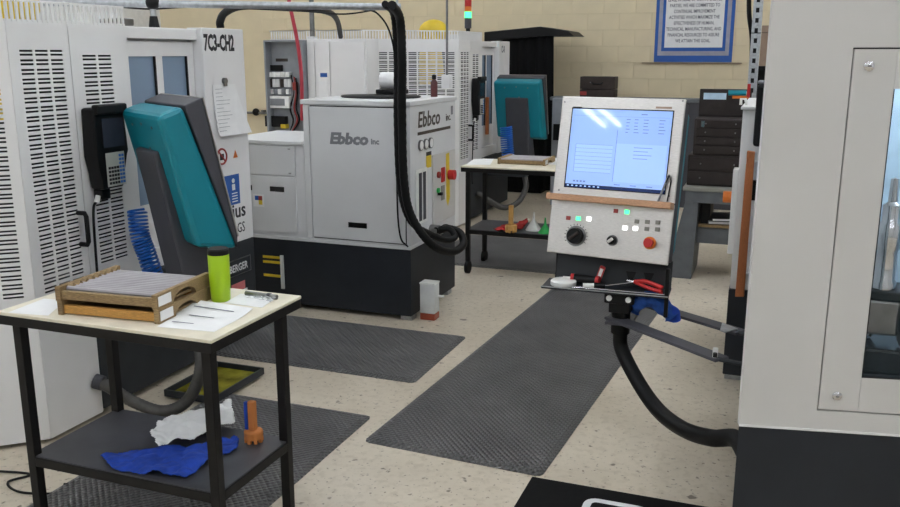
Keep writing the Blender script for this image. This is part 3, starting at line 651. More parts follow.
# wooden trays with rods
def tray(loc, rz, label, new, rods=True):
    t = thing('wooden_tray', label, 'tray', loc, rz, 'wooden parts trays')
    o = lambda n, b, m, **k: obj(n, b, m, t, local=True, **k)
    W, Dp, Hh = .385, .3, .037; wm = 'wood_tray'
    for yy, nm in ((0, 'front_board'), (Dp - .016, 'rear_board')): o(nm, B().box(.018, W - .018, yy, yy + .016, .004, Hh - .004, .002), 'wood_tray_new' if new else wm)
    for xx in (0, W - .018):
        # end board with a hand notch
        pts = [(xx, -.008, 0), (xx, Dp / 2 - .065, 0)] + [(xx, Dp / 2 - .065 * math.cos(R(a_)), .003 + .03 * math.sin(R(a_))) for a_ in range(0, 181, 20)] + [(xx, Dp / 2 + .065, 0), (xx, Dp + .008, 0), (xx, Dp + .008, Hh + .01), (xx, -.008, Hh + .01)]
        if xx == 0: pts = [(xx, -.008, 0), (xx, Dp + .008, 0), (xx, Dp + .008, Hh + .01), (xx, -.008, Hh + .01)]
        o('end_board', B().prism(pts, (.018, 0, 0)), wm)
    o('bottom_board', B().box(.018, W - .018, .016, Dp - .016, .004, .012), wm)
    if rods:
        for i in range(13):
            y = .03 + i * .0196; o('rod', B().cyl((.02, y, Hh - .002), (W - .02, y, Hh - .002), .0085, seg=8), 'steel_dark2', smooth=True)
        nb = B()
        for i in range(8): nb.prism([(.0185, .024 + i * .032, Hh), (.0185, .056 + i * .032, Hh), (.0185, .04 + i * .032, Hh + .016)], (.02, 0, 0))
        o('notched_strip', nb, wm)
    o('label_card', B().box(W, W + .0012, .0, .07, .008, .04), 'paper')
    return t
mat('steel_dark2', (160, 156, 158), .5, metal=.2, var=.05)
tz = CHT
tl = PZ(55, 303, CHT); tray_x = PZ(60, 314, CHT)
rzT = R(4.5)
tray((tray_x.x, tray_x.y, CHT), rzT, 'lower wooden tray with orange-brown front board on the near cart', True, False)
tray((tray_x.x - .004, tray_x.y, CHT + .0475), rzT, 'upper worn wooden tray full of grey rods stacked on another tray', False)
p = PZ(497, 164, CHT)
tray((p.x, p.y + .02, CHT), 0, 'single wooden tray lying on the far cart', False)

# papers
def sheet(corners, label, lines=4, curl=0., group=None):
    b = B(); c = [V(p) for p in corners]; n = 8
    gz = lambda u, v: .001 + curl * (max(0, v - .5) * 2) ** 2 * .05
    G = [[b.bm.verts.new(c[0].lerp(c[1], i / n).lerp(c[3].lerp(c[2], i / n), j / n) + V((0, 0, gz(i / n, j / n)))) for i in range(n + 1)] for j in range(n + 1)]
    for j in range(n):
        for i in range(n): b.bm.faces.new([G[j][i], G[j][i + 1], G[j + 1][i + 1], G[j + 1][i]])
    o = obj('paper_sheet', b, 'paper', origin=c[0]); tagp(o, label, 'paper', group); thick(o, .0008)
    for k in range(lines):
        v = .2 + .6 * k / max(1, lines - 1); u0, u1 = .12 + .1 * (k % 2), .5 + .15 * ((k * 7) % 3)
        f = lambda u, v: c[0].lerp(c[1], u).lerp(c[3].lerp(c[2], u), v) + V((0, 0, gz(u, v) + .0022))
        ln = B(); ln.face([f(u0, v), f(u1, v), f(u1, v + .02), f(u0, v + .02)]); obj('print_line', ln, 'ink', o)
    return o
Z = CHT
sheet([PZ(8, 313, Z), PZ(48, 316, Z), PZ(66, 301, Z), PZ(44, 299, Z)], 'white paper sheet lying left of the stacked wooden trays', 0)
sheet([PZ(157, 327, Z), PZ(214, 332, Z), PZ(253, 312, Z), PZ(194, 303, Z)], 'white printed sheets in front of the lime bottle on the near cart', 3, .25)
sheet([PZ(225, 303, Z), PZ(262, 308, Z), PZ(276, 298, Z), PZ(241, 294, Z)], 'small white slip under the clear bag on the near cart', 0)
sheet([PZ(540, 164.5, Z), PZ(560, 165, Z), PZ(566, 158.5, Z), PZ(548, 158, Z)], 'white paper stack at the end of the far cart top', 2)
sheet([PZ(466, 165, Z), PZ(490, 165, Z), PZ(494, 159, Z), PZ(474, 159, Z)], 'white paper sheet at the corner of the far cart top', 0)
# lime bottle
p = PZ(219, 301, Z)
bt = thing('drink_bottle', 'lime green drink bottle with black lid standing on the near cart', 'bottle', (p.x, p.y + .012, Z))
obj('bottle_body', B().lathe([(.0, 0), (.030, 0), (.033, .004), (.036, .08), (.0365, .165), (.034, .17)], seg=32), 'lime', bt, local=True, smooth=True)
obj('lid', B().lathe([(.036, .165), (.0365, .169), (.0365, .183), (.033, .187), (.0, .187)], seg=32), 'black', bt, local=True, smooth=True)
# marker + bag
a, b_ = PZ(246, 293, Z + .009), PZ(277, 297, Z + .009)
mk = thing('metal_scriber', 'short dark metal cylinder lying near the corner of the near cart', 'tool', (a.x, a.y, Z))
obj('barrel', B().cyl(a, b_, .009, .0085, seg=14), 'steel_dark', mk, smooth=True); obj('collar', B().cyl(a.lerp(b_, .7), a.lerp(b_, .8), .0105, seg=14), 'post_grey', mk, smooth=True)
bgp = [PZ(244, 300, Z), PZ(272, 305, Z), PZ(278, 300, Z), PZ(252, 296, Z)]
bg = obj('plastic_bag', cloth([(q.x, q.y) for q in bgp], Z + .004, .006, 30, 14), 'bag', smooth=True); tagp(bg, 'small crumpled clear plastic bag beside the white sheets', 'bag')
# lower shelf: blue rag, white crumpled paper, printed fixture
blue = [PZ(x, y, SZ) for x, y in ((99, 459), (130, 452), (160, 450), (200, 447), (234, 438), (240, 441), (238, 452), (215, 460), (200, 470), (186, 480), (150, 477), (115, 472))]
rg = obj('shop_rag', cloth([(q.x, q.y) for q in blue], SZ, .024, 9, 80, 3), 'blue_cloth', smooth=True); tagp(rg, 'crumpled blue shop rag on the lower shelf of the near cart', 'rag'); thick(rg, .003)
wp = [PZ(x, y, SZ) for x, y in ((150, 444), (163, 428), (190, 420), (233, 413), (237, 436), (205, 443), (185, 452), (167, 452), (160, 460))]
wr = obj('crumpled_paper', cloth([(q.x, q.y) for q in wp], SZ + .026, .03, 8, 70, 8), 'paper', smooth=True); tagp(wr, 'white crumpled paper towel on top of the blue rag', 'paper towel'); thick(wr, .002)
def fixture(p, label, m_, group=None, scale=1., twin=None):
    t = thing('printed_fixture', label, 'fixture', p, group=group)
    o = lambda n, b, mm, **k: obj(n, b.xf(Matrix.Scale(scale, 4)), mm, t, local=True, **k)
    o('base_ring', B().lathe([(.0, .012), (.03, .012), (.034, .016), (.034, .04), (.03, .044), (.0, .044)]), m_, smooth=True)
    for i in range(8): o('tooth', B().box(.022, .034, -.006, .006, 0, .02, .001).xf(Matrix.Rotation(i * math.pi / 4, 4, 'Z')), m_)
    o('stem', B().box(-.014, .012, -.012, .012, .044, .155, .004), m_)
    if twin: o('blue_stem', B().box(-.032, -.019, -.008, .008, .0, .15, .003), twin)
    return t
p = PZ(254, 441, SZ); fixture((p.x, p.y, SZ), 'orange printed fixture with toothed base and blue stem on the near cart shelf', 'orange_print', scale=1.0, twin='blue_plastic')
p = PZ(511, 232, .36); fixture((p.x, p.y, .36), 'tan printed fixture with toothed base beside the red rag', 'tan_print', scale=1.35)
red = [PZ(x, y, .36) for x, y in ((493, 230), (503, 226), (515, 225), (527, 219), (529, 222), (522, 230), (510, 233), (498, 232))]
rr = obj('shop_rag', cloth([(q.x, q.y) for q in red], .36, .02, 12, 40, 5), 'red_cloth', smooth=True); tagp(rr, 'crumpled red shop rag on the far cart shelf', 'rag'); thick(rr, .003)
def funnel(p, m_, label, s_=1., flip=False):
    t = thing('funnel', label, 'funnel', p)
    obj('cone', B().lathe([(.062 * s_, 0), (.062 * s_, .012 * s_), (.012 * s_, .085 * s_), (.006 * s_, .15 * s_), (.0, .15 * s_)], seg=20), m_, t, local=True, smooth=True); obj('rim', B().lathe([(.066 * s_, 0), (.066 * s_, .006 * s_), (.061 * s_, .006 * s_)], seg=20), m_, t, local=True)
p = PZ(533.5, 230, .36); funnel((p.x, p.y, .36), 'plastic_white', 'white plastic funnel standing upside down on the far cart shelf', .95)
p = PZ(545, 233, .36); funnel((p.x, p.y, .36), 'green', 'green plastic funnel standing upside down on the far cart shelf', .8)

# grey flexible duct and yellow drip tray by near machine base
mat('coolant', (128, 122, 40), .15, var=.3, scale=9)
dt = thing('drip_tray', 'shallow dark drip tray holding yellow-green coolant beside the near machine base', 'tray', (-2.66, 3.62, 0))
obj('pan', B().box(-2.8, -2.52, 3.36, 3.79, .0145, .02), 'charcoal', dt); obj('liquid', B().box(-2.79, -2.53, 3.37, 3.78, .0205, .026), 'coolant', dt)
for (a0, a1, b0, b1) in ((-2.8, -2.52, 3.35, 3.36), (-2.8, -2.52, 3.79, 3.8), (-2.81, -2.8, 3.35, 3.8), (-2.52, -2.51, 3.35, 3.8)): obj('pan_wall', B().box(a0, a1, b0, b1, .0145, .05), 'charcoal', dt)
fc = obj('floor_cable', B().tube(catmull([PZ(-20, 470, .006), PZ(30, 474, .006), PZ(8, 482, .006), PZ(20, 492, .006), PZ(60, 494, .006), PZ(82, 496, .006), PZ(95, 505, .006), PZ(72, 508, .006), PZ(80, 497, .006), PZ(110, 490, .006), PZ(64, 484, .006)], 8), .005, 6), 'black', smooth=True); tagp(fc, 'thin black cable curled on the floor under the near cart', 'cable')

# ================================================================== NEAR RIGHT MACHINE
PD = V((math.cos(R(11.2)), math.sin(R(11.2)), 0)); PN = V((PD.y, -PD.x, 0)); PO = V((-.048, 2.6, 0))
def rp(x, y, off=0.): return PP(x, y, PO + PN * off, PN)
def uv(x, y): q = rp(x, y) - PO; return q.dot(PD), q.z
rm = thing('enclosed_machine', 'large grey machine cabinet with charcoal base and bolted window door', 'machine', (.6, 3.2, 0))
MR = frame(PO, PD, (0, 0, 1))            # local x along panel, y up, z toward camera (PN)
def RB(u0, u1, v0, v1, d0, d1, bev=0.): return B().box(u0, u1, v0, v1, d0, d1, bev).xf(MR)
PW, PT, PB = 1.5, 1.845, uv(739, 425)[1]
du0, dv1 = uv(853, 49); du0b, dv0 = uv(820, 409.5); du0 = (du0 + du0b) / 2
wu0, wv0 = uv(863, 378); wv1 = uv(893, 89)[1]; wu0 = (wu0 + uv(893, 89)[0]) / 2
du1 = du0 + .78; wu1 = du1 - (wu0 - du0)
print('right panel', PB, du0, dv0, dv1, wu0, wv0, wv1)
obj('front_frame', (lambda b: (b.box(0, du0 - .004, PB, PT, -.03, 0), b.box(du1 + .004, PW, PB, PT, -.03, 0), b.box(du0 - .004, du1 + .004, PB, dv0 - .004, -.03, 0), b.box(du0 - .004, du1 + .004, dv1 + .004, PT, -.03, 0), b)[-1])(B()).xf(MR), 'panel_grey', rm)
gk = B(); gk.box(du0 - .02, du0 + .02, dv0 - .02, dv1 + .02, -.045, -.033); gk.box(du1 - .02, du1 + .02, dv0 - .02, dv1 + .02, -.045, -.033); gk.box(du0 - .02, du1 + .02, dv0 - .02, dv0 + .02, -.045, -.033); gk.box(du0 - .02, du1 + .02, dv1 - .02, dv1 + .02, -.045, -.033)
obj('gasket', gk.xf(MR), 'black', rm)  # black ring added to keep chamber light from showing in the door gap
d = B(); d.box(du0, wu0, dv0, dv1, -.03, -.002, .002); d.box(wu1, du1, dv0, dv1, -.03, -.002); d.box(wu0, wu1, dv0, wv0, -.03, -.002); d.box(wu0, wu1, wv1, dv1, -.03, -.002)
dd = obj('window_door', d.xf(MR), 'panel_grey', rm)
obj('pane', RB(wu0, wu1, wv0, wv1, -.022, -.016), 'door_glass', dd)
g = B(); g.box(wu0, wu0 + .002, wv0, wv1, -.03, -.0015); g.box(wu0, wu1, wv0, wv0 + .003, -.03, -.0015); obj('window_seal', g.xf(MR), 'black', dd)
for px in ((869, 66), (837, 396)):
    u, v_ = uv(*px); b = B().lathe([(.0, -.002), (.0135, -.002), (.0135, .003), (.0095, .006), (.0, .007)], seg=20); b.xf(Matrix.Translation((u, v_, 0)))
    bo = obj('latch_bolt', b.xf(MR), 'chrome', dd, smooth=True)
    s_ = B().box(u - .005, u + .005, v_ - .0012, v_ + .0012, .0068, .0078).xf(MR); obj('slot', s_, 'black', bo)
obj('bottom_edge', RB(0, PW, PB - .004, PB + .004, -.028, .002, .0015), 'white_paint', rm)
obj('base', B().prism([PO + PN * -.002 + V((0, 0, .03)), PO + PD * PW + PN * -.002 + V((0, 0, .03)), (1.45, 4.2, .03), (-.03, 4.2, .03)], (0, 0, PB - .036)), 'charcoal_blue', rm)
for q in ((.02, 2.72, 0), (.02, 4.1, 0), (1.3, 4.1, 0), (1.3, 3.0, 0)): obj('foot', B().cyl((q[0], q[1], 0), (q[0], q[1], .03), .04), 'steel_dark', rm)
obj('side_wall', B().box(-.044, -.03, 2.61, 4.2, PB, PT), 'panel_grey', rm); obj('rear_wall', B().box(-.03, 1.45, 4.18, 4.2, PB, PT), 'interior_blue', rm); obj('far_wall', B().box(1.43, 1.45, 2.95, 4.2, PB, PT), 'panel_grey', rm)
obj('roof', B().prism([PO + V((0, 0, PT)), PO + PD * PW + V((0, 0, PT)), (1.45, 4.2, PT), (-.044, 4.2, PT)], (0, 0, .012)), 'panel_grey', rm)
obj('chamber_wall', B().box(.06, 1.4, 3.5, 3.52, PB, PT - .02), 'interior_blue', rm)
obj('chamber_floor', B().prism([PO + PN * -.06 + V((.02, 0, PB + .002)), PO + PD * 1.38 + PN * -.06 + V((0, 0, PB + .002)), (1.4, 3.49, PB + .002), (.06, 3.49, PB + .002)], (0, 0, .03)), 'charcoal', rm)
obj('chamber_lamp', B().cyl((.25, 3.1, PT - .06), (1.2, 3.1, PT - .06), .02, seg=10), 'lamp_inner', rm)
# spindle and fittings seen through the window
def RD(x, y, dpth): return rp(x, y, -dpth)
sp = RD(883, 288, .22)
obj('spindle', B().lathe([(.0, 0), (.036, 0), (.036, .02), (.03, .03), (.03, .12), (.034, .125), (.034, .2), (.026, .21), (.026, .26), (.014, .27), (.012, .34), (.0, .345)], (sp.x, sp.y, sp.z), 24), 'chrome', rm, smooth=True)
obj('spindle_block', B().box(sp.x - .045, sp.x + .05, sp.y - .045, sp.y + .1, sp.z - .14, sp.z - .03, .008), 'steel_dark', rm); obj('spindle_collar', B().box(sp.x - .05, sp.x + .2, sp.y - .05, sp.y + .1, sp.z - .03, sp.z - .0005, .006), 'black', rm); obj('side_block', B().box(sp.x + .055, sp.x + .2, sp.y - .08, sp.y + .02, sp.z - .17, sp.z - .06, .008), 'post_grey', rm); obj('lower_slide', B().box(sp.x - .1, sp.x + .4, sp.y - .06, sp.y + .12, sp.z - .26, sp.z - .18, .01), 'black_gloss', rm)
obj('spindle_mount', B().box(sp.x - .06, sp.x + .4, sp.y - .02, sp.y + .2, PB + .033, sp.z - .201, .01), 'black', rm)
obj('coolant_pipe', B().tube(catmull([RD(868, 335, .28), RD(880, 322, .28), RD(892, 305, .28), RD(905, 285, .28), RD(925, 270, .3)], 6), .01, 8), 'chrome', rm, smooth=True)
obj('air_line', B().tube(catmull([RD(872, 206, .3), RD(885, 205, .3), RD(905, 213, .3), RD(930, 215, .32)], 6), .008, 8), 'interior_blue', rm, smooth=True)
obj('copper_line', B().tube(catmull([RD(876, 232, .26), RD(890, 233, .24), RD(900, 231, .26), RD(930, 230, .3)], 6), .007, 8), 'copper', rm, smooth=True)
obj('white_column', B().cyl((sp.x + .1, sp.y + .0, sp.z - .001), (sp.x + .1, sp.y + .0, sp.z + .4), .03), 'interior_blue', rm, smooth=True)

# ================================================================== FAR RIGHT MACHINE (wooden handle)
fm = thing('compact_machine', 'narrow white machine with charcoal base and wooden door handle behind the grey cabinet', 'machine', (.3, 5.1, 0))
o = lambda n, b, m, **k: obj(n, b, m, fm, **k)
fx = -.19
o('base', B().box(fx + .0, .8, 4.63, 5.6, .03, .5, .005), 'charcoal_blue'); o('foot', B().box(fx + .01, fx + .1, 4.65, 4.73, 0, .03), 'galv'); o('foot', B().box(fx + .01, fx + .1, 5.5, 5.58, 0, .03), 'galv'); o('foot', B().box(.7, .78, 4.65, 4.73, 0, .03), 'galv')
o('body', B().box(fx + .005, .8, 4.64, 5.6, .502, 1.43, .005), 'white_paint')
o('top_cover', B().box(fx - .005, .8, 4.62, 5.6, 1.43, 1.445, .003), 'white_paint')
o('side_rail', B().box(fx - .035, fx + .004, 4.95, 5.05, .62, 1.09, .004), 'white_paint')
o('wooden_handle', B().prism([PY(735, 297, 4.55), PY(744, 297, 4.55), PY(755, 152, 4.55), PY(747, 151, 4.55)], (0, .035, 0), .004), 'wood_red')
o('handle_bracket', B().box(-.13, -.08, 4.586, 4.635, .55, .6), 'white_dull'); o('handle_bracket', B().box(-.12, -.07, 4.586, 4.635, 1.12, 1.18), 'white_dull')
o('latch', B().box(-.12, -.085, 4.6, 4.64, .98, 1.08, .004), 'black')
p = PX(725, 197, fx - .05); o('orange_beacon', B().cyl((fx - .035, 5.0, .93), (fx - .08, 5.0, .93), .032, seg=14), 'orange')
bq = PY(752.5, 150, 4.6); o('black_box', B().box(bq.x, .2, 4.56, 4.618, bq.z + .02, PY(752, 84, 4.6).z, .015), 'black'); o('dome_cap', B().box(bq.x, .2, 4.57, 4.61, PY(752, 84, 4.6).z, PY(752, 80, 4.6).z, .01), 'ink_grey')
q_ = PY(749, 88, 4.6); o('red_cap', B().cyl((q_.x, 4.59, q_.z - .045), (q_.x, 4.59, q_.z + .02), .008), 'red'); q_ = PY(745, 103, 4.8); o('white_hook', B().tube([(q_.x - .02, 4.8, 1.445), (q_.x - .02, 4.8, 1.475), (q_.x, 4.8, 1.475), (q_.x + .01, 4.8, 1.445)], .008, 6), 'plastic_white')

# ================================================================== STAINLESS CONTROL PANEL ON ARMS
ang = R(-8); E1 = V((math.cos(ang), math.sin(ang), 0)); NF = V((math.sin(ang), -math.cos(ang), 0)); LEAN = R(12)
E2 = (-NF) * math.sin(LEAN) + V((0, 0, 1)) * math.cos(LEAN); EN = E1.cross(E2); P0 = PY(614, 203, 3.6)
def cuv(x, y): q = PP(x, y, P0, EN) - P0; return q.dot(E1), q.dot(E2)
MC = frame(P0, E1, E2)
def CB(u0, u1, v0, v1, d0, d1, bev=0.): return B().box(u0, u1, v0, v1, d0, d1, bev).xf(MC)
corners = [cuv(*p) for p in ((560, 98), (686, 97), (668, 267), (549, 251))]; print('panel uv', corners)
uL = (corners[0][0] + corners[3][0]) / 2; uR = (corners[1][0] + corners[2][0]) / 2; vT = (corners[0][1] + corners[1][1]) / 2; vB = (corners[2][1] + corners[3][1]) / 2
cp = thing('operator_console', 'stainless operator panel with lit screen, knobs and wooden ledge on swing arms', 'console', (P0.x, P0.y, 0))
o = lambda n, b, m, **k: obj(n, b, m, cp, **k)
vm = cuv(614, 199)[1]
face = o('screen_plate', CB(uL, uR, vm, vT, -.012, 0, .004), 'steel')
o('control_plate', CB(uL, uR, vB, vm - .003, -.012, 0, .004), 'steel')
o('front_housing', CB(uL + .008, uR - .008, vB + .01, vT - .008, -.1, -.0125, .006), 'post_grey')
o('rear_housing', CB(uL + .02, uR - .02, vB + .03, vT - .02, -.2, -.1005, .03), 'teal')
s0, s1, s2, s3 = [cuv(*p) for p in ((571, 109), (674, 111), (664, 192), (567, 188))]
sL, sR, sT, sB = (s0[0] + s3[0]) / 2, (s1[0] + s2[0]) / 2, (s0[1] + s1[1]) / 2, (s2[1] + s3[1]) / 2
scn = o('screen', CB(sL, sR, sB, sT, .0002, .0012), 'scr_bg'); sw, sh_ = sR - sL, sT - sB
def SQ(u0, u1, v0, v1, z=.0013): return (sL + sw * u0, sL + sw * u1, sB + sh_ * v0, sB + sh_ * v1, z, z + .0004)
b = B(); b.box(*SQ(0, 1, 0, .04)); obj('task_bar', b.xf(MC), 'scr_bar', scn)
b = B(); b.box(*SQ(.48, .98, .1, .58)); b.box(*SQ(.07, .45, .2, .55)); obj('window_area', b.xf(MC), 'scr_pane', scn)
b = B()
for r_ in range(8): b.box(*SQ(.07, .45, .2 + r_ * .05, .203 + r_ * .05, .0018))
b.box(*SQ(.07, .073, .2, .55, .0018)); b.box(*SQ(.48, .484, .1, .75, .0018))
for r_ in range(5):
    for c_, wd in ((.56, .04), (.64, .05), (.73, .06), (.88, .07)): b.box(*SQ(c_, c_ + wd * random.uniform(.6, 1), .72 + r_ * .04, .728 + r_ * .04, .0018))
for r_ in range(4): b.box(*SQ(.66, .8 + .04 * (r_ % 2), .4 + r_ * .045, .406 + r_ * .045, .0018))
for q in range(4): b.box(*SQ(.08 + q * .035, .1 + q * .035, .07, .09, .0018))
for q in range(3): b.box(*SQ(.5 + q * .16, .56 + q * .16, .06, .07, .0018))
b.box(*SQ(.7, .76, .945, .955, .0018)); b.box(*SQ(.02, .98, .915, .917, .0018)); obj('screen_text', b.xf(MC), 'scr_line', scn, kind='stuff')
b = B()
for q in range(8): b.box(*SQ(.02 + q * .045, .04 + q * .045, .012, .028, .0018))
obj('task_icon', b.xf(MC), 'scr_pane', scn, kind='stuff')
o('screen_bezel', (lambda b: (b.box(sL - .004, sL, sB - .004, sT + .004, 0, .003), b.box(sR, sR + .004, sB - .004, sT + .004, 0, .003), b.box(sL, sR, sB - .004, sB, 0, .003), b.box(sL, sR, sT, sT + .004, 0, .003), b)[-1])(B()).xf(MC), 'black')
o('maker_strip', CB(*(lambda a, c: (a[0], c[0], a[1] - .004, a[1] + .004))(cuv(656, 107.5), cuv(672, 108)), .0, .0012), 'brown_trim')
o('maker_strip', CB(*(lambda a, c: (a[0], c[0], a[1] - .0015, a[1] + .0015))(cuv(573, 107), cuv(582, 107)), .0, .0012), 'ink_black')
for px in ((565, 102), (683, 101), (669, 196), (559, 190)): u, v_ = cuv(*px); o('plate_screw', B().cyl((u, v_, 0), (u, v_, .003), .004, seg=8).xf(MC), 'steel_dark')
lw = cuv(614, 201.5); o('wooden_ledge', CB(uL - .006, uR + .0, lw[1] - .014, lw[1] + .013, .0005, .06, .003), 'wood_pale')
for px, rad, nm in (((576, 236), .036, 'override_knob'), ((612.5, 240.5), .019, 'key_switch')):
    u, v_ = cuv(*px); kn = o(nm, B().cyl((u, v_, 0), (u, v_, .028), rad, rad * .9, seg=28).xf(MC), 'black', smooth=True)
    obj('knob_ring', B().cyl((u, v_, 0), (u, v_, .004), rad * 1.22, seg=28).xf(MC), 'steel_dark', kn)
    obj('knob_grip', B().box(-rad * .7, rad * .7, -.006, .006, .028, .038, .002).xf(Matrix.Translation((u, v_, 0)) @ Matrix.Rotation(R(40), 4, 'Z')).xf(MC), 'brown_box' if rad > .03 else 'steel', kn)
    if rad > .03:
        tk = B()
        for i in range(15): a_ = R(-30 + i * 17); tk.box(-.0012, .0012, .046, .053, .0002, .0012, M=Matrix.Translation((u, v_, 0)) @ Matrix.Rotation(a_ - R(90), 4, 'Z'))
        obj('scale_tick', tk.xf(MC), 'ink_black', kn, kind='stuff')
u, v_ = cuv(650, 243); es = o('emergency_stop', B().cyl((u, v_, 0), (u, v_, .008), .026, seg=24).xf(MC), 'orange', smooth=True); obj('stop_button', B().cyl((u, v_, .008), (u, v_, .034), .017, .019, seg=24).xf(MC), 'red', es, smooth=True)
for (px, m_) in (((568.5, 218), 'red_dark'), ((578.5, 218.5), 'lit_green'), ((589, 219), 'lit_white'), ((616, 211), 'red_dark'), ((627, 212), 'lit_green'), ((625, 228), 'lit_white'), ((635.5, 228.5), 'lit_white'), ((637, 221.5), 'unlit_key'), ((647.5, 222), 'unlit_key'), ((658, 222.5), 'unlit_key'), ((647, 229), 'unlit_key'), ((657.5, 229.5), 'unlit_key')):
    u, v_ = cuv(*px); o('push_button', B().box(u - .0095, u + .0095, v_ - .0085, v_ + .0085, 0, .006, .0015).xf(MC), m_)
# touch pen leaning on the ledge
pa, pb = cuv(660, 196), cuv(669, 176)
pen = thing('touch_pen', 'grey pen leaning against the lit screen on the wooden ledge', 'pen', MC @ V((pa[0], lw[1] + .013, .02)))
obj('pen_body', B().cyl((pa[0], lw[1] + .014, .022), (pb[0], pb[1], .008), .0045, seg=10).xf(MC), 'ink_grey', pen, smooth=True); obj('pen_clip', B().tube([(pb[0] - .004, pb[1] - .03, .02), (pb[0] + .004, pb[1] + .004, .016), (pb[0] + .012, pb[1] - .02, .006), (pb[0] + .006, lw[1] + .016, .01)], .0025, 6).xf(MC), 'black', pen, smooth=True)
# tray under the panel
tzz = PY(614, 292, 3.5).z; print('tray z', tzz)
TA = [PZ(541, 286.5, tzz), PZ(668, 297.5, tzz)]; tdir = (TA[1] - TA[0]); tn = V((-tdir.y, tdir.x, 0)).normalized()
o('tray', B().prism([TA[0], TA[1], TA[1] + tn * .16, TA[0] + tn * .16], (0, 0, -.008), .002), 'charcoal_blue')
o('tray_lip', B().prism([TA[0] - tn * .004, TA[1] - tn * .004, TA[1], TA[0]], (0, 0, .004)), 'galv')
tb0, tb1 = TA[0].lerp(TA[1], .07) + tn * .125, TA[1] + tn * .125
o('tray_back', B().prism([tb0, tb1, tb1 + tn * .008, tb0 + tn * .008], V((0, 0, .115)) + tn * .03), 'charcoal')
for u_ in (.68, .82): c_ = TA[0].lerp(TA[1], u_) + tn * .1265 + V((0, 0, .03)) + tn * .008; o('tray_notch', B().prism([c_ + V((-.01, 0, 0)), c_ + V((.01, 0, 0)), c_ + V((.022, 0, .032)) + tn * .0083, c_ + V((-.022, 0, .032)) + tn * .0083], tn * -.004), 'black')
for u_ in (.985,): c_ = TA[0].lerp(TA[1], u_); o('strut', B().box(c_.x - .008, c_.x + .008, c_.y + .01, c_.y + .03, tzz - (.09 if u_ > .5 else .004), tzz + .115, .003), 'black')
pc = PZ(618, 300, tzz - .03); pc = V((pc.x, pc.y + .09, 0)); za = .6
o('clamp_block', B().box(pc.x - .062, pc.x + .062, pc.y - .07, pc.y + .07, tzz - .055, tzz - .009, .006), 'black')
o('clamp_plate', B().box(pc.x - .045, pc.x + .045, pc.y - .05, pc.y + .05, tzz - .1, tzz - .056, .004), 'black')
o('support_post', B().cyl((pc.x, pc.y, za - .06), (pc.x, pc.y, tzz - .1), .04, seg=20), 'black_rubber', smooth=True)
for s_ in (-.04, .04): o('clamp_bolt', B().cyl((pc.x + s_, pc.y - .07, tzz - .03), (pc.x + s_, pc.y - .08, tzz - .03), .012, seg=10), 'plastic_white')
# neck from post up to the housing
o('neck', B().prism([V((pc.x - .05, pc.y + .06, tzz - .05)), V((pc.x + .05, pc.y + .06, tzz - .05)), V((pc.x + .05, pc.y + .2, tzz + .3)), V((pc.x - .05, pc.y + .2, tzz + .3))], (0, .05, 0)), 'post_grey')
# flat swing arms
def arm(p, q, wd=.035):
    d = (q - p); n_ = V((-d.y, d.x, 0)).normalized() * wd; o('swing_arm', B().prism([p - n_, q - n_, q + n_, p + n_], (0, 0, .012), .002), 'post_grey')
za2 = za
fa, fb = V((pc.x - .02, pc.y - .02, za)), PZ(722, 361, za); arm(fa - (fb - fa).normalized() * .03, fb)
ra, rb_ = PZ(640, 303.5, za), PZ(741, 334, za); arm(ra, rb_)
o('arm_bracket', B().prism([PZ(720, 331, za + .013), PZ(725, 333, za + .013), PZ(738, 329.5, za + .013), PZ(722, 323.5, za + .013)], (0, 0, .004)), 'galv')
o('arm_plate', B().box(pc.x - .055, pc.x + .055, pc.y - .06, max(pc.y + .15, ra.y + .02), za - .012, za - .0005), 'post_grey')
o('pivot_pin', B().cyl(PZ(715, 357, za + .012), PZ(715, 357, za + .012) + V((0, 0, .035)), .01, seg=12), 'plastic_white'); o('pivot_cap', B().cyl(PZ(715, 357, za + .047), PZ(715, 357, za + .047) + V((0, 0, .015)), .008, seg=12), 'black')
for q_ in (fb, rb_): o('machine_bracket', B().cyl(q_ + V((-.02, 0, .006)), V((-.046, q_.y - .03, za + .006)), .009, seg=8), 'charcoal')
hp = [V((pc.x, pc.y, za - .05)), PY(622, 350, pc.y - .01), PY(640, 385, pc.y - .12), PY(660, 412, pc.y - .25), PY(685, 430, pc.y - .42), PY(712, 438, pc.y - .58), PY(735, 438.5, pc.y - .7), V((-.02, pc.y - .82, PY(735, 438, pc.y - .7).z))]
o('cable_hose', B().tube(catmull(hp, 12), .031, 14), 'black_rubber', smooth=True)

# things in and under the tray
tc = lambda u_, n_, z_=0.: TA[0].lerp(TA[1], u_) + tn * n_ + V((0, 0, z_ + .0005))
q = tc(.16, .058); wc = thing('round_cap', 'white round plastic lid lying on the panel tray', 'lid', q); obj('disc', B().lathe([(.0, 0), (.053, 0), (.055, .003), (.055, .018), (.05, .022), (.0, .022)], seg=32), 'plastic_white', wc, local=True, smooth=True)
q = tc(.32, .095); fl_ = thing('flashlight', 'red and black torch lying on the panel tray', 'torch', q)
a, c_ = V((-.045, 0, .022)), V((.05, -.01, .022)); obj('barrel', B().cyl(a, c_, .02, seg=18), 'black', fl_, local=True, smooth=True); obj('red_ring', B().cyl(c_, c_ + V((.014, -.001, 0)), .022, seg=18), 'red', fl_, local=True); obj('red_tail', B().cyl(a - V((.014, 0, 0)), a, .021, seg=18), 'red', fl_, local=True); obj('nozzle', B().cyl(a - V((.05, 0, 0)), a - V((.014, 0, 0)), .006, seg=10), 'plastic_white', fl_, local=True)
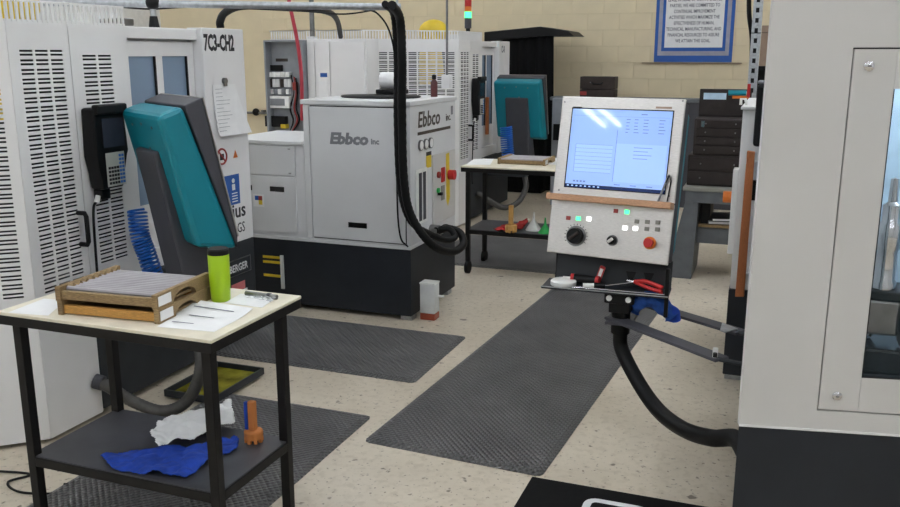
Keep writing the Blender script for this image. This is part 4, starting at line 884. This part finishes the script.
q = tc(.41, .115); tg = thing('tool_tag', 'red clip with white tag standing upright in the panel tray', 'tag', q); MT = Matrix.Rotation(R(18), 4, 'Y'); obj('clip_body', B().box(-.012, .012, -.008, .008, .0, .085, .004).xf(MT), 'red', tg, local=True); obj('tag_face', B().box(-.007, .007, -.0095, -.0085, .02, .075).xf(MT), 'plastic_white', tg, local=True)
pa, pb = tc(.33, .025, .012), tc(.5, .045, .014); br = thing('deburring_tool', 'small white and black handled tool lying on the panel tray', 'tool', pa)
obj('handle', B().cyl(pa, pa.lerp(pb, .5), .011, seg=12), 'plastic_white', br, smooth=True); obj('grip', B().cyl(pa.lerp(pb, .5), pb, .013, seg=12), 'black', br, smooth=True); obj('shaft', B().cyl(pb, tc(.72, .085, .03), .003, seg=8), 'chrome', br, smooth=True)
pa, pb = tc(.72, .09, .03), tc(.95, .03, .03); pr_ = thing('pliers', 'pliers with red handles lying across the panel tray', 'pliers', pa + V((0, 0, -.03)))
obj('handle', B().tube(catmull([pa, pa.lerp(pb, .4) + V((0, 0, .012)), pb], 8), .009, 10), 'red', pr_, smooth=True); obj('handle', B().tube(catmull([pa, pa.lerp(pb, .5) - tn * .012 - V((0, 0, .01)), pb - tn * .012 - V((0, 0, .015))], 8), .008, 10), 'red', pr_, smooth=True); obj('jaw', B().cyl(tc(.66, .1, .03), pa, .006, .01, seg=10), 'chrome', pr_, smooth=True)
pa, pb = tc(.25, .012, .006), tc(.97, .012, .006); rd = obj('steel_rod', B().cyl(pa, pb, .004, seg=8), 'chrome', smooth=True); tagp(rd, 'thin bright steel rod along the front edge of the panel tray', 'rod')
gp = lambda x, y, dy=0.: PY(x, y, TA[1].y + .06 + dy)
def blob(pts, rads, seg=12):
    b = B(); P = catmull(pts, 6); n = len(P)
    rr = [rads[min(int(i / 6), len(rads) - 2)] + (rads[min(int(i / 6) + 1, len(rads) - 1)] - rads[min(int(i / 6), len(rads) - 2)]) * ((i % 6) / 6) for i in range(n)]
    rings = []
    for i, p_ in enumerate(P):
        t_ = (P[min(i + 1, n - 1)] - P[max(i - 1, 0)]).normalized(); x = t_.cross(V((0, 1, .2))).normalized(); y = t_.cross(x)
        rings.append([b.bm.verts.new(p_ + (x * math.cos(2 * math.pi * k / seg) + y * math.sin(2 * math.pi * k / seg)) * rr[i] * (1 + .22 * noise.noise(p_ * 22 + V((k * .8, 0, 0))))) for k in range(seg)])
    for a_, c_ in zip(rings, rings[1:]):
        for k in range(seg): b.bm.faces.new([a_[k], a_[(k + 1) % seg], c_[(k + 1) % seg], c_[k]])
    b.bm.faces.new(rings[0][::-1]); b.bm.faces.new(rings[-1]); return b
gl = thing('rubber_glove', 'blue rubber gloves hanging bundled under the panel tray', 'gloves', gp(650, 300))
obj('glove_hand', blob([gp(634, 306), gp(645, 300), gp(655, 300), gp(665, 308), gp(672, 317)], [.03, .034, .036, .034, .026]), 'blue_dark_cloth', gl, smooth=True)
obj('glove_cuff', blob([gp(668, 308), gp(673, 313, .01), gp(674, 319, .02)], [.024, .03, .026]), 'blue_cloth', gl, smooth=True)
obj('glove_finger', blob([gp(650, 296, .04), gp(640, 303, .05), gp(634, 312, .05)], [.024, .025, .018]), 'blue_dark_cloth', gl, smooth=True)

# ================================================================== BACKGROUND
YW_ = RY1
# poster
pq = [PY(653.5, 62, YW_ - .02), PY(731.5, 62, YW_ - .02)]
px0, px1, pz0 = pq[0].x, pq[1].x, pq[0].z; pz1 = pz0 + 1.15
po = thing('wall_poster', 'blue bordered mission statement poster on the block wall', 'poster', ((px0 + px1) / 2, YW_, pz0))
ob = lambda n, b, m, **k: obj(n, b, m, po, **k)
def rect(i, yb): return B().box(px0 + i, px1 - i, YW_ - yb - .004, YW_ - yb, pz0 + i * 1.2 + .03 * (i > 0), pz1 - i, 0)
ob('blue_border', rect(0, .002), 'poster_blue'); ob('grey_border', rect(.04, .007), 'poster_grey'); ob('inner_border', rect(.085, .012), 'poster_blue'); ob('white_sheet', rect(.12, .017), 'paper')
lines = ['LEVEL, IN SOME OF OUR INTERESTED', 'PARTIES, WE ARE COMMITTED TO', 'CONTINUAL IMPROVEMENT', 'ACTIVITIES WHICH MAXIMIZE THE', 'EFFECTIVENESS OF HUMAN,', 'TECHNICAL, MANUFACTURING, AND', 'FINANCIAL RESOURCES TO ASSURE', 'WE ATTAIN THIS GOAL.']
for i, s_ in enumerate(lines):
    z = PY(692, 42.3 - (7 - i) * 5.9, YW_ - .02).z
    ob('lettering', text_bm(s_, .056, frame(((px0 + px1) / 2 - .005, YW_ - .0225, z), (1, 0, 0), (0, 0, 1)), 'CENTER', bold=.0006, sx=.68), 'ink_poster')
a, c_ = PY(642, 62.6, YW_ - .02), PY(742, 62.6, YW_ - .02)
sl = obj('picture_ledge', B().box(a.x, c_.x, YW_ - .03, YW_ - .001, a.z - .008, a.z), 'brown_trim'); tagp(sl, 'thin wooden ledge strip under the blue poster', 'ledge')
# conduit on the wall at left
wc = thing('wall_pipe', 'thin grey pipe with valve running along the block wall', 'pipe', PY(255, 113, YW_ - .06)); a, c_ = PY(236, 112.5, YW_ - .06), PY(275, 113, YW_ - .06)
obj('pipe', B().cyl(a, c_, .018, seg=10), 'steel_dark', wc, smooth=True); m_ = PY(256, 112, YW_ - .06); obj('valve', B().sph(m_, .055), 'black', wc, smooth=True); obj('clip', B().box(m_.x + .1, m_.x + .14, m_.y - .02, YW_ - .001, m_.z - .03, m_.z + .03), 'steel_dark', wc)

# open electrical cabinet
ey_ = 6.9
e0, e1 = PY(264.5, 42, ey_), PY(303, 42, ey_)
ec = thing('electrical_cabinet', 'grey open electrical cabinet showing white relays and wiring', 'cabinet', ((e0.x + e1.x) / 2, ey_ + .15, 0))
o = lambda n, b, m, **k: obj(n, b, m, ec, **k)
X0, X1, ZT = e0.x, e1.x, e0.z
o('back_panel', B().box(X0, X1, ey_ + .08, ey_ + .1, .02, ZT), 'cabinet_grey'); o('side_panel', B().box(X0, X0 + .015, ey_ - .02, ey_ + .08, .0, ZT), 'cabinet_grey'); o('side_panel', B().box(X1 - .015, X1, ey_ - .02, ey_ + .08, .0, ZT), 'cabinet_grey'); o('top_panel', B().box(X0, X1, ey_ - .02, ey_ + .08, ZT, ZT + .015), 'cabinet_grey'); o('rear_box', B().box(X0, X1, ey_ + .1, ey_ + .35, .0, ZT + .015), 'cabinet_grey')
ep = lambda x, y: PY(x, y, ey_ + .08)
def eb(n, x0, y0, x1, y1, dpt, m_):
    a_, c_ = ep(x0, y1), ep(x1, y0); return o(n, B().box(a_.x, c_.x, ey_ + .08 - dpt, ey_ + .079, a_.z, c_.z, .003), m_)
eb('name_plate', 276, 58.5, 288, 61.5, .006, 'brown_box'); eb('wire_duct', 270, 65, 283, 71, .03, 'black')
for i in range(5): eb('relay', 270 + i * 4.5, 72, 273.8 + i * 4.5, 77, .05, 'plastic_white')
for i in range(6): eb('relay', 271 + i * 3.8, 79, 273.8 + i * 3.8, 87, .04, 'white_dull' if i % 3 else 'brown_box')
for i in range(5): eb('terminal', 272 + i * 4, 89, 275 + i * 4, 94, .04, 'ink_grey' if i % 2 else 'white_dull')
pw = eb('power_supply', 271, 96, 292, 107.5, .06, 'plastic_white'); a_, c_ = ep(274, 105), ep(288, 98.5); obj('grille', B().box(a_.x, c_.x, ey_ + .016, ey_ + .0195, a_.z, c_.z), 'ink_grey', pw)
eb('black_module', 268, 116, 288, 126, .05, 'black'); eb('red_terminal', 295, 82, 298, 90, .04, 'red_dark'); eb('yellow_fuse', 284, 124, 289, 128, .06, 'yellow')
for i in range(4): o('wiring', B().tube(catmull([ep(293 + i * 1.5, 75 + i), ep(296 + i, 92), ep(292 + i * 2, 108), ep(295 + i * 2, 120), ep(292 + i, 131)], 6), .008, 6).xf(Matrix.Translation((0, -.03, 0))), ['black', 'ink_grey', 'red_dark', 'black'][i], smooth=True)
rh = obj('red_air_hose', B().tube(catmull([PY(289, -30, 6.5), PY(289, 0, 6.5), PY(292, 15, 6.5), PY(297, 40, 6.55), PY(301, 70, 6.6), PY(302, 98, 6.65), PY(302, 120, 6.7)], 8), .016, 8), 'red_hose', smooth=True); tagp(rh, 'red air hose hanging in front of the open electrical cabinet', 'hose')
# white control cabinet between
a, c_ = PY(306, 39, 6.95), PY(366, 39, 6.95)
wcab = thing('white_cabinet', 'tall white sheet-metal cabinet standing beside the open electrical cabinet', 'cabinet', ((a.x + c_.x) / 2, 7.1, 0))
obj('body', B().box(a.x, c_.x, 6.96, 7.2, .0, a.z, .004), 'white_paint', wcab)
xs_ = [PY(q, 60, 6.95).x for q in (307, 315, 330, 365)]
for i in range(3): obj('door_panel', B().box(xs_[i] + .004, xs_[i + 1] - .004, 6.945, 6.96, .1, a.z - .02, .003), 'white_paint', wcab)
q0, q1 = PY(319, 97, 6.94), PY(327, 73, 6.94); obj('label_sheet', B().box(q0.x, q1.x, 6.942, 6.9445, q0.z, q1.z), 'paper', wcab); obj('blue_print', B().box(q0.x + .02, q1.x, 6.94, 6.942, q1.z - .035, q1.z), 'blue_sign', wcab)
# vertical conduits from ceiling
def drop(x, y, Yd, label, r, ztop=RZ):
    p_ = PY(x, y, Yd); t = thing('conduit_drop', label, 'conduit', (p_.x, p_.y, p_.z)); obj('pipe', B().cyl((p_.x, p_.y, p_.z), (p_.x, p_.y, ztop), r, seg=12), 'steel_dark', t, smooth=True); obj('end_fitting', B().box(p_.x - .035, p_.x + .035, p_.y - .035, p_.y + .035, p_.z - .1, p_.z, .005), 'white_dull', t)
drop(447, 75, 6.4, 'thin steel conduit hanging from the ceiling above the cooling unit', .009)
drop(312.5, 36.5, 7.05, 'steel conduit rising from the white sheet-metal cabinet to the ceiling', .022)
# black hood with curtain
hy = 10.75
hd = thing('exhaust_hood', 'black draped hood with sloping top near the block wall', 'hood', (-2.9, hy, 0))
q = lambda x, y: PY(x, y, hy - .35)
obj('canopy', B().prism([q(484, 32), q(540, 26.5), q(568, 31), q(574, 36), q(542, 36), q(484, 41.5)], (0, .6, 0), .01), 'black', hd)
a, c_ = PY(505, 36, hy), PY(559.5, 36, hy); bz = 0.
b = B(); n = 40
for side in range(1):
    top, bot = [], []
    for i in range(n + 1):
        f = i / n; x = a.x + (c_.x - a.x) * f; yy = hy - .3 + .02 * math.sin(f * 40)
        top.append(b.bm.verts.new((x, yy, 1.93))); bot.append(b.bm.verts.new((x + (f - .3) * .06, yy + .0, .05)))
    for i in range(n): b.bm.faces.new([top[i], top[i + 1], bot[i + 1], bot[i]])
cu = obj('curtain', b, 'black_cloth', hd, smooth=True)
obj('frame_body', B().box(a.x + .05, c_.x - .12, hy - .26, hy + .2, 0, 1.93), 'black', hd)

# bench with tool chests
by0 = 6.75
pb = [PZ(690, 279, 0), PZ(655, 286, 0)]
zt = PY(690, 187, by0).z; print('bench top z', zt, pb)
bx = PY(683, 187, by0).x
bn = thing('workbench', 'grey steel workbench carrying the brown tool chests', 'workbench', (bx + .5, by0 + .3, 0))
o = lambda n, b, m, **k: obj(n, b, m, bn, **k)
o('bench_top', B().box(bx, bx + 1.4, by0, by0 + .7, zt - .03, zt, .003), 'unlit_key')
o('top_rail', B().box(bx + .02, bx + 1.38, by0 + .01, by0 + .69, zt - .12, zt - .031, .003), 'bench_grey')
o('leg_panel', B().prism([V((bx + .02, by0 + .02, zt - .12)), V((bx + .12, by0 + .02, zt - .12)), V((bx + .1, by0 + .02, 0)), V((bx - .09, by0 + .02, 0)), V((bx - .09, by0 + .02, .05))], (0, .5, 0), .004), 'bench_grey')
o('leg_panel', B().box(bx + 1.26, bx + 1.36, by0 + .02, by0 + .6, 0, zt - .12, .004), 'bench_grey')
o('drawer_box', B().box(bx + .13, bx + .2, by0 + .15, by0 + .55, zt - .42, zt - .125), 'black')
o('lower_shelf', B().box(bx + .12, bx + 1.25, by0 + .1, by0 + .55, zt - .32, zt - .3), 'wood_tray'); o('stretcher', B().box(bx + .1, bx + 1.26, by0 + .12, by0 + .16, zt - .45, zt - .325, .003), 'bench_grey')
zs = zt - .2995
for i, (l_, m_) in enumerate((('grey folder lying on the bench lower shelf', 'ink_grey'), ('black binder lying on top of the grey folder', 'black'))):
    f_ = thing('file_folder', l_, 'folder', (bx + .3, by0 + .3, zs + i * .0255)); obj('cover', B().box(-.13, .3, -.15, .15, 0, .025 - .004 * i, .003).xf(Matrix.Rotation(R(8 + 9 * i), 4, 'Z')), m_, f_, local=True); obj('page_block', B().box(-.125, .29, -.145, -.151, .004, .019).xf(Matrix.Rotation(R(8 + 9 * i), 4, 'Z')), 'paper', f_, local=True)
def chest(px0, py0, px1, py1, label, nd, lid):
    a_, c_ = PY(px0, py1, by0 + .08), PY(px1, py0, by0 + .08); t = thing('tool_chest', label, 'tool chest', ((a_.x + c_.x) / 2, by0 + .25, a_.z), group='brown machinist tool chests on the bench')
    W_, H_ = (c_.x - a_.x), (c_.z - a_.z)
    o_ = lambda n, b, m, **k: obj(n, b, m, t, local=True, **k)
    o_('case', B().box(-W_ / 2, W_ / 2, -.15, .18, 0, H_, .006), 'chest')
    hh = H_ / (nd + .15)
    for i in range(nd):
        d_ = o_('drawer', B().box(-W_ / 2 + .015, W_ / 2 - .015, -.16, -.1505, .012 + i * hh, .012 + (i + .88) * hh, .003), 'chest'); z = .012 + (i + .45) * hh
        for s_ in (-.28, .28): obj('drawer_knob', B().cyl((s_ * W_, -.16, z), (s_ * W_, -.168, z), .006, seg=8), 'steel_dark', d_, local=True)
    if lid:
        ld = o_('lid', B().box(-W_ / 2 + .0, W_ / 2, .15, .175, H_ + .001, H_ + lid, .004), 'chest'); obj('label_plate', B().box(-W_ / 2 + .03, -W_ / 2 + .2, .147, .1498, H_ + lid - .08, H_ + lid - .03), 'interior_blue', ld, local=True); obj('sticker', B().box(W_ / 2 - .14, W_ / 2 - .02, .147, .1498, H_ + lid - .07, H_ + lid - .04), 'orange', ld, local=True)
        o_('latch', B().box(-W_ / 2 + .05, -W_ / 2 + .075, -.165, -.16, H_ - .06, H_ - .015), 'chrome')
    return t
z_ = zt
ch1 = chest(686, 158.5, 748, 186.4, 'lower brown tool chest on the bench, two deep drawers', 2, 0)
ch2 = chest(692, 123, 748, 157.8, 'upper brown tool chest with its lid raised', 4, .21)
ch1.location.z = zt + .0005; ch2.location.z = ch1.location.z + max(v_.co.z for v_ in ch1.children[0].data.vertices) + .001
# tape and small things by the chests
t = thing('small_box', 'small dark brown case with handle on the wall shelf behind the screen', 'case', PY(598.5, 97, 10.2))
p_ = t.location; W_ = (PY(616, 97, 10.2).x - PY(581.5, 97, 10.2).x); H_ = PY(598, 76.5, 10.2).z - p_.z
obj('case_body', B().box(-W_ / 2, W_ / 2, -.1, .1, 0, H_ * .38, .005), 'brown_box', t, local=True); obj('case_lid', B().box(-W_ / 2, W_ / 2, -.1, .1, H_ * .4, H_, .005), 'brown_box', t, local=True); obj('handle', B().tube(catmull([(-.06, -.1, H_ * .72), (-.04, -.125, H_ * .66), (.04, -.125, H_ * .66), (.06, -.1, H_ * .72)], 5), .008, 6), 'black', t, local=True, smooth=True); obj('latch', B().box(-.085, -.075, -.104, -.1, H_ * .7, H_ * .74), 'chrome', t, local=True); obj('red_strip', B().box(-W_ / 2 + .002, -W_ / 2 + .08, -.103, -.1, H_ * .1, H_ * .28), 'red_dark', t, local=True)
sh = thing('back_counter', 'grey counter against the block wall behind the operator screen', 'counter', (-2.2, 10.3, 0))
obj('counter_top', B().box(-2.55, .3, 10.05, 10.34, p_.z - .04, p_.z - .0005, .004), 'bench_grey', sh); obj('counter_body', B().box(-2.5, .25, 10.07, 10.32, 0, p_.z - .041), 'post_grey', sh)
a_, c_ = PY(552.5, 98, 9.7), PY(566, 98, 9.7); eq = thing('switch_cabinet', 'slim grey switch cabinet with black switch box behind the stainless console', 'cabinet', ((a_.x + c_.x) / 2, 9.75, 0))
obj('column_body', B().box(a_.x, c_.x, 9.7, 9.8, 0, a_.z, .005), 'cabinet_grey', eq); q0, q1 = PY(553.5, 140, 9.69), PY(561, 124, 9.69); obj('switch_box', B().box(q0.x, q1.x, 9.66, 9.699, q0.z, q1.z, .004), 'black', eq)
# perforated angle upright and brown trim
a = PY(753, 75, 8.2); ua = thing('slotted_upright', 'galvanised slotted steel upright standing beside the tool chests', 'upright', (a.x, 8.2, 0)); wv_ = .04
b = B()
zz = .6
obj('upright_plate', slot_panel(2 * wv_ * .95, 3.2, [(wv_ * .6, wv_ * 1.3)], [(z_, z_ + .04) for z_ in [1.2 + .085 * i for i in range(20)]], .004).xf(frame((a.x - wv_, 8.2, 0), (1, 0, 0), (0, 0, 1))), 'galv', ua)
obj('upright_back', B().box(a.x - wv_ + .004, a.x + wv_ * .88, 8.215, 8.225, 0, 3.19), 'black', ua)
obj('upright_flange', B().box(a.x + wv_ * .9, a.x + wv_ * .95, 8.2, 8.28, 0, 3.2), 'galv', ua)
obj('splice', B().box(a.x - wv_ - .004, a.x + wv_ * .96, 8.194, 8.199, PY(758, 33, 8.2).z - .004, PY(758, 33, 8.2).z + .004), 'black', ua)
cbx = PY(748, 40, 8.6); kb = obj('power_cable', B().tube(catmull([PY(750, -40, 8.4), PY(749, 10, 8.4), PY(752, 40, 8.45), PY(751, 78, 8.5)], 6), .02, 8), 'black', smooth=True); tagp(kb, 'black cable hanging along the slotted steel upright', 'cable')
a, c_ = PY(746, 60, 8.9), PY(790, 26, 8.9); bb = thing('cardboard_box', 'brown cardboard box on a rack behind the slotted upright', 'box', ((a.x + c_.x) / 2 + .05, 9.1, a.z))
zl, zh = PY(760, 66, 8.9).z, PY(760, 25.5, 8.9).z; obj('carton', B().box(a.x + .12, c_.x, 8.9, 9.3, zl, zh, .004), 'brown_trim', bb); obj('flap', B().box(a.x + .12, c_.x, 8.895, 8.9, PY(760, 32.5, 8.9).z, PY(760, 33, 8.9).z), 'ink_black', bb)
rk = thing('storage_rack', 'black rack shelf holding the cardboard box behind the slotted upright', 'rack', (a.x + .4, 9.1, 0)); obj('rack_shelf', B().box(a.x + .08, c_.x + .1, 8.85, 9.35, zl - .04, zl - .0005), 'black', rk); obj('rack_back', B().box(a.x + .08, c_.x + .1, 9.3, 9.35, 0, zl - .04), 'black', rk)
for xx in (a.x + .08, c_.x + .06): obj('rack_post', B().box(xx, xx + .04, 8.85, 8.89, 0, zl - .04), 'black', rk)
# bottle lying on chest lid / teal roll
p_ = PY(738, 93, by0 + .26); tb = thing('tape_roll', 'teal roll lying on the raised lid of the upper tool chest', 'roll', (p_.x, p_.y, p_.z)); obj('roll', B().cyl((p_.x - .07, p_.y, p_.z + .0), (p_.x + .06, p_.y, p_.z + .0), .02, seg=16), 'teal', tb, smooth=True); obj('core', B().cyl((p_.x + .06, p_.y, p_.z), (p_.x + .065, p_.y, p_.z), .012, seg=12), 'plastic_white', tb)

for o_ in list(bpy.data.objects):
    if o_.type == 'MESH' and o_.parent is None and 'label' not in o_ and 'kind' not in o_: print('UNLABELLED', o_.name)
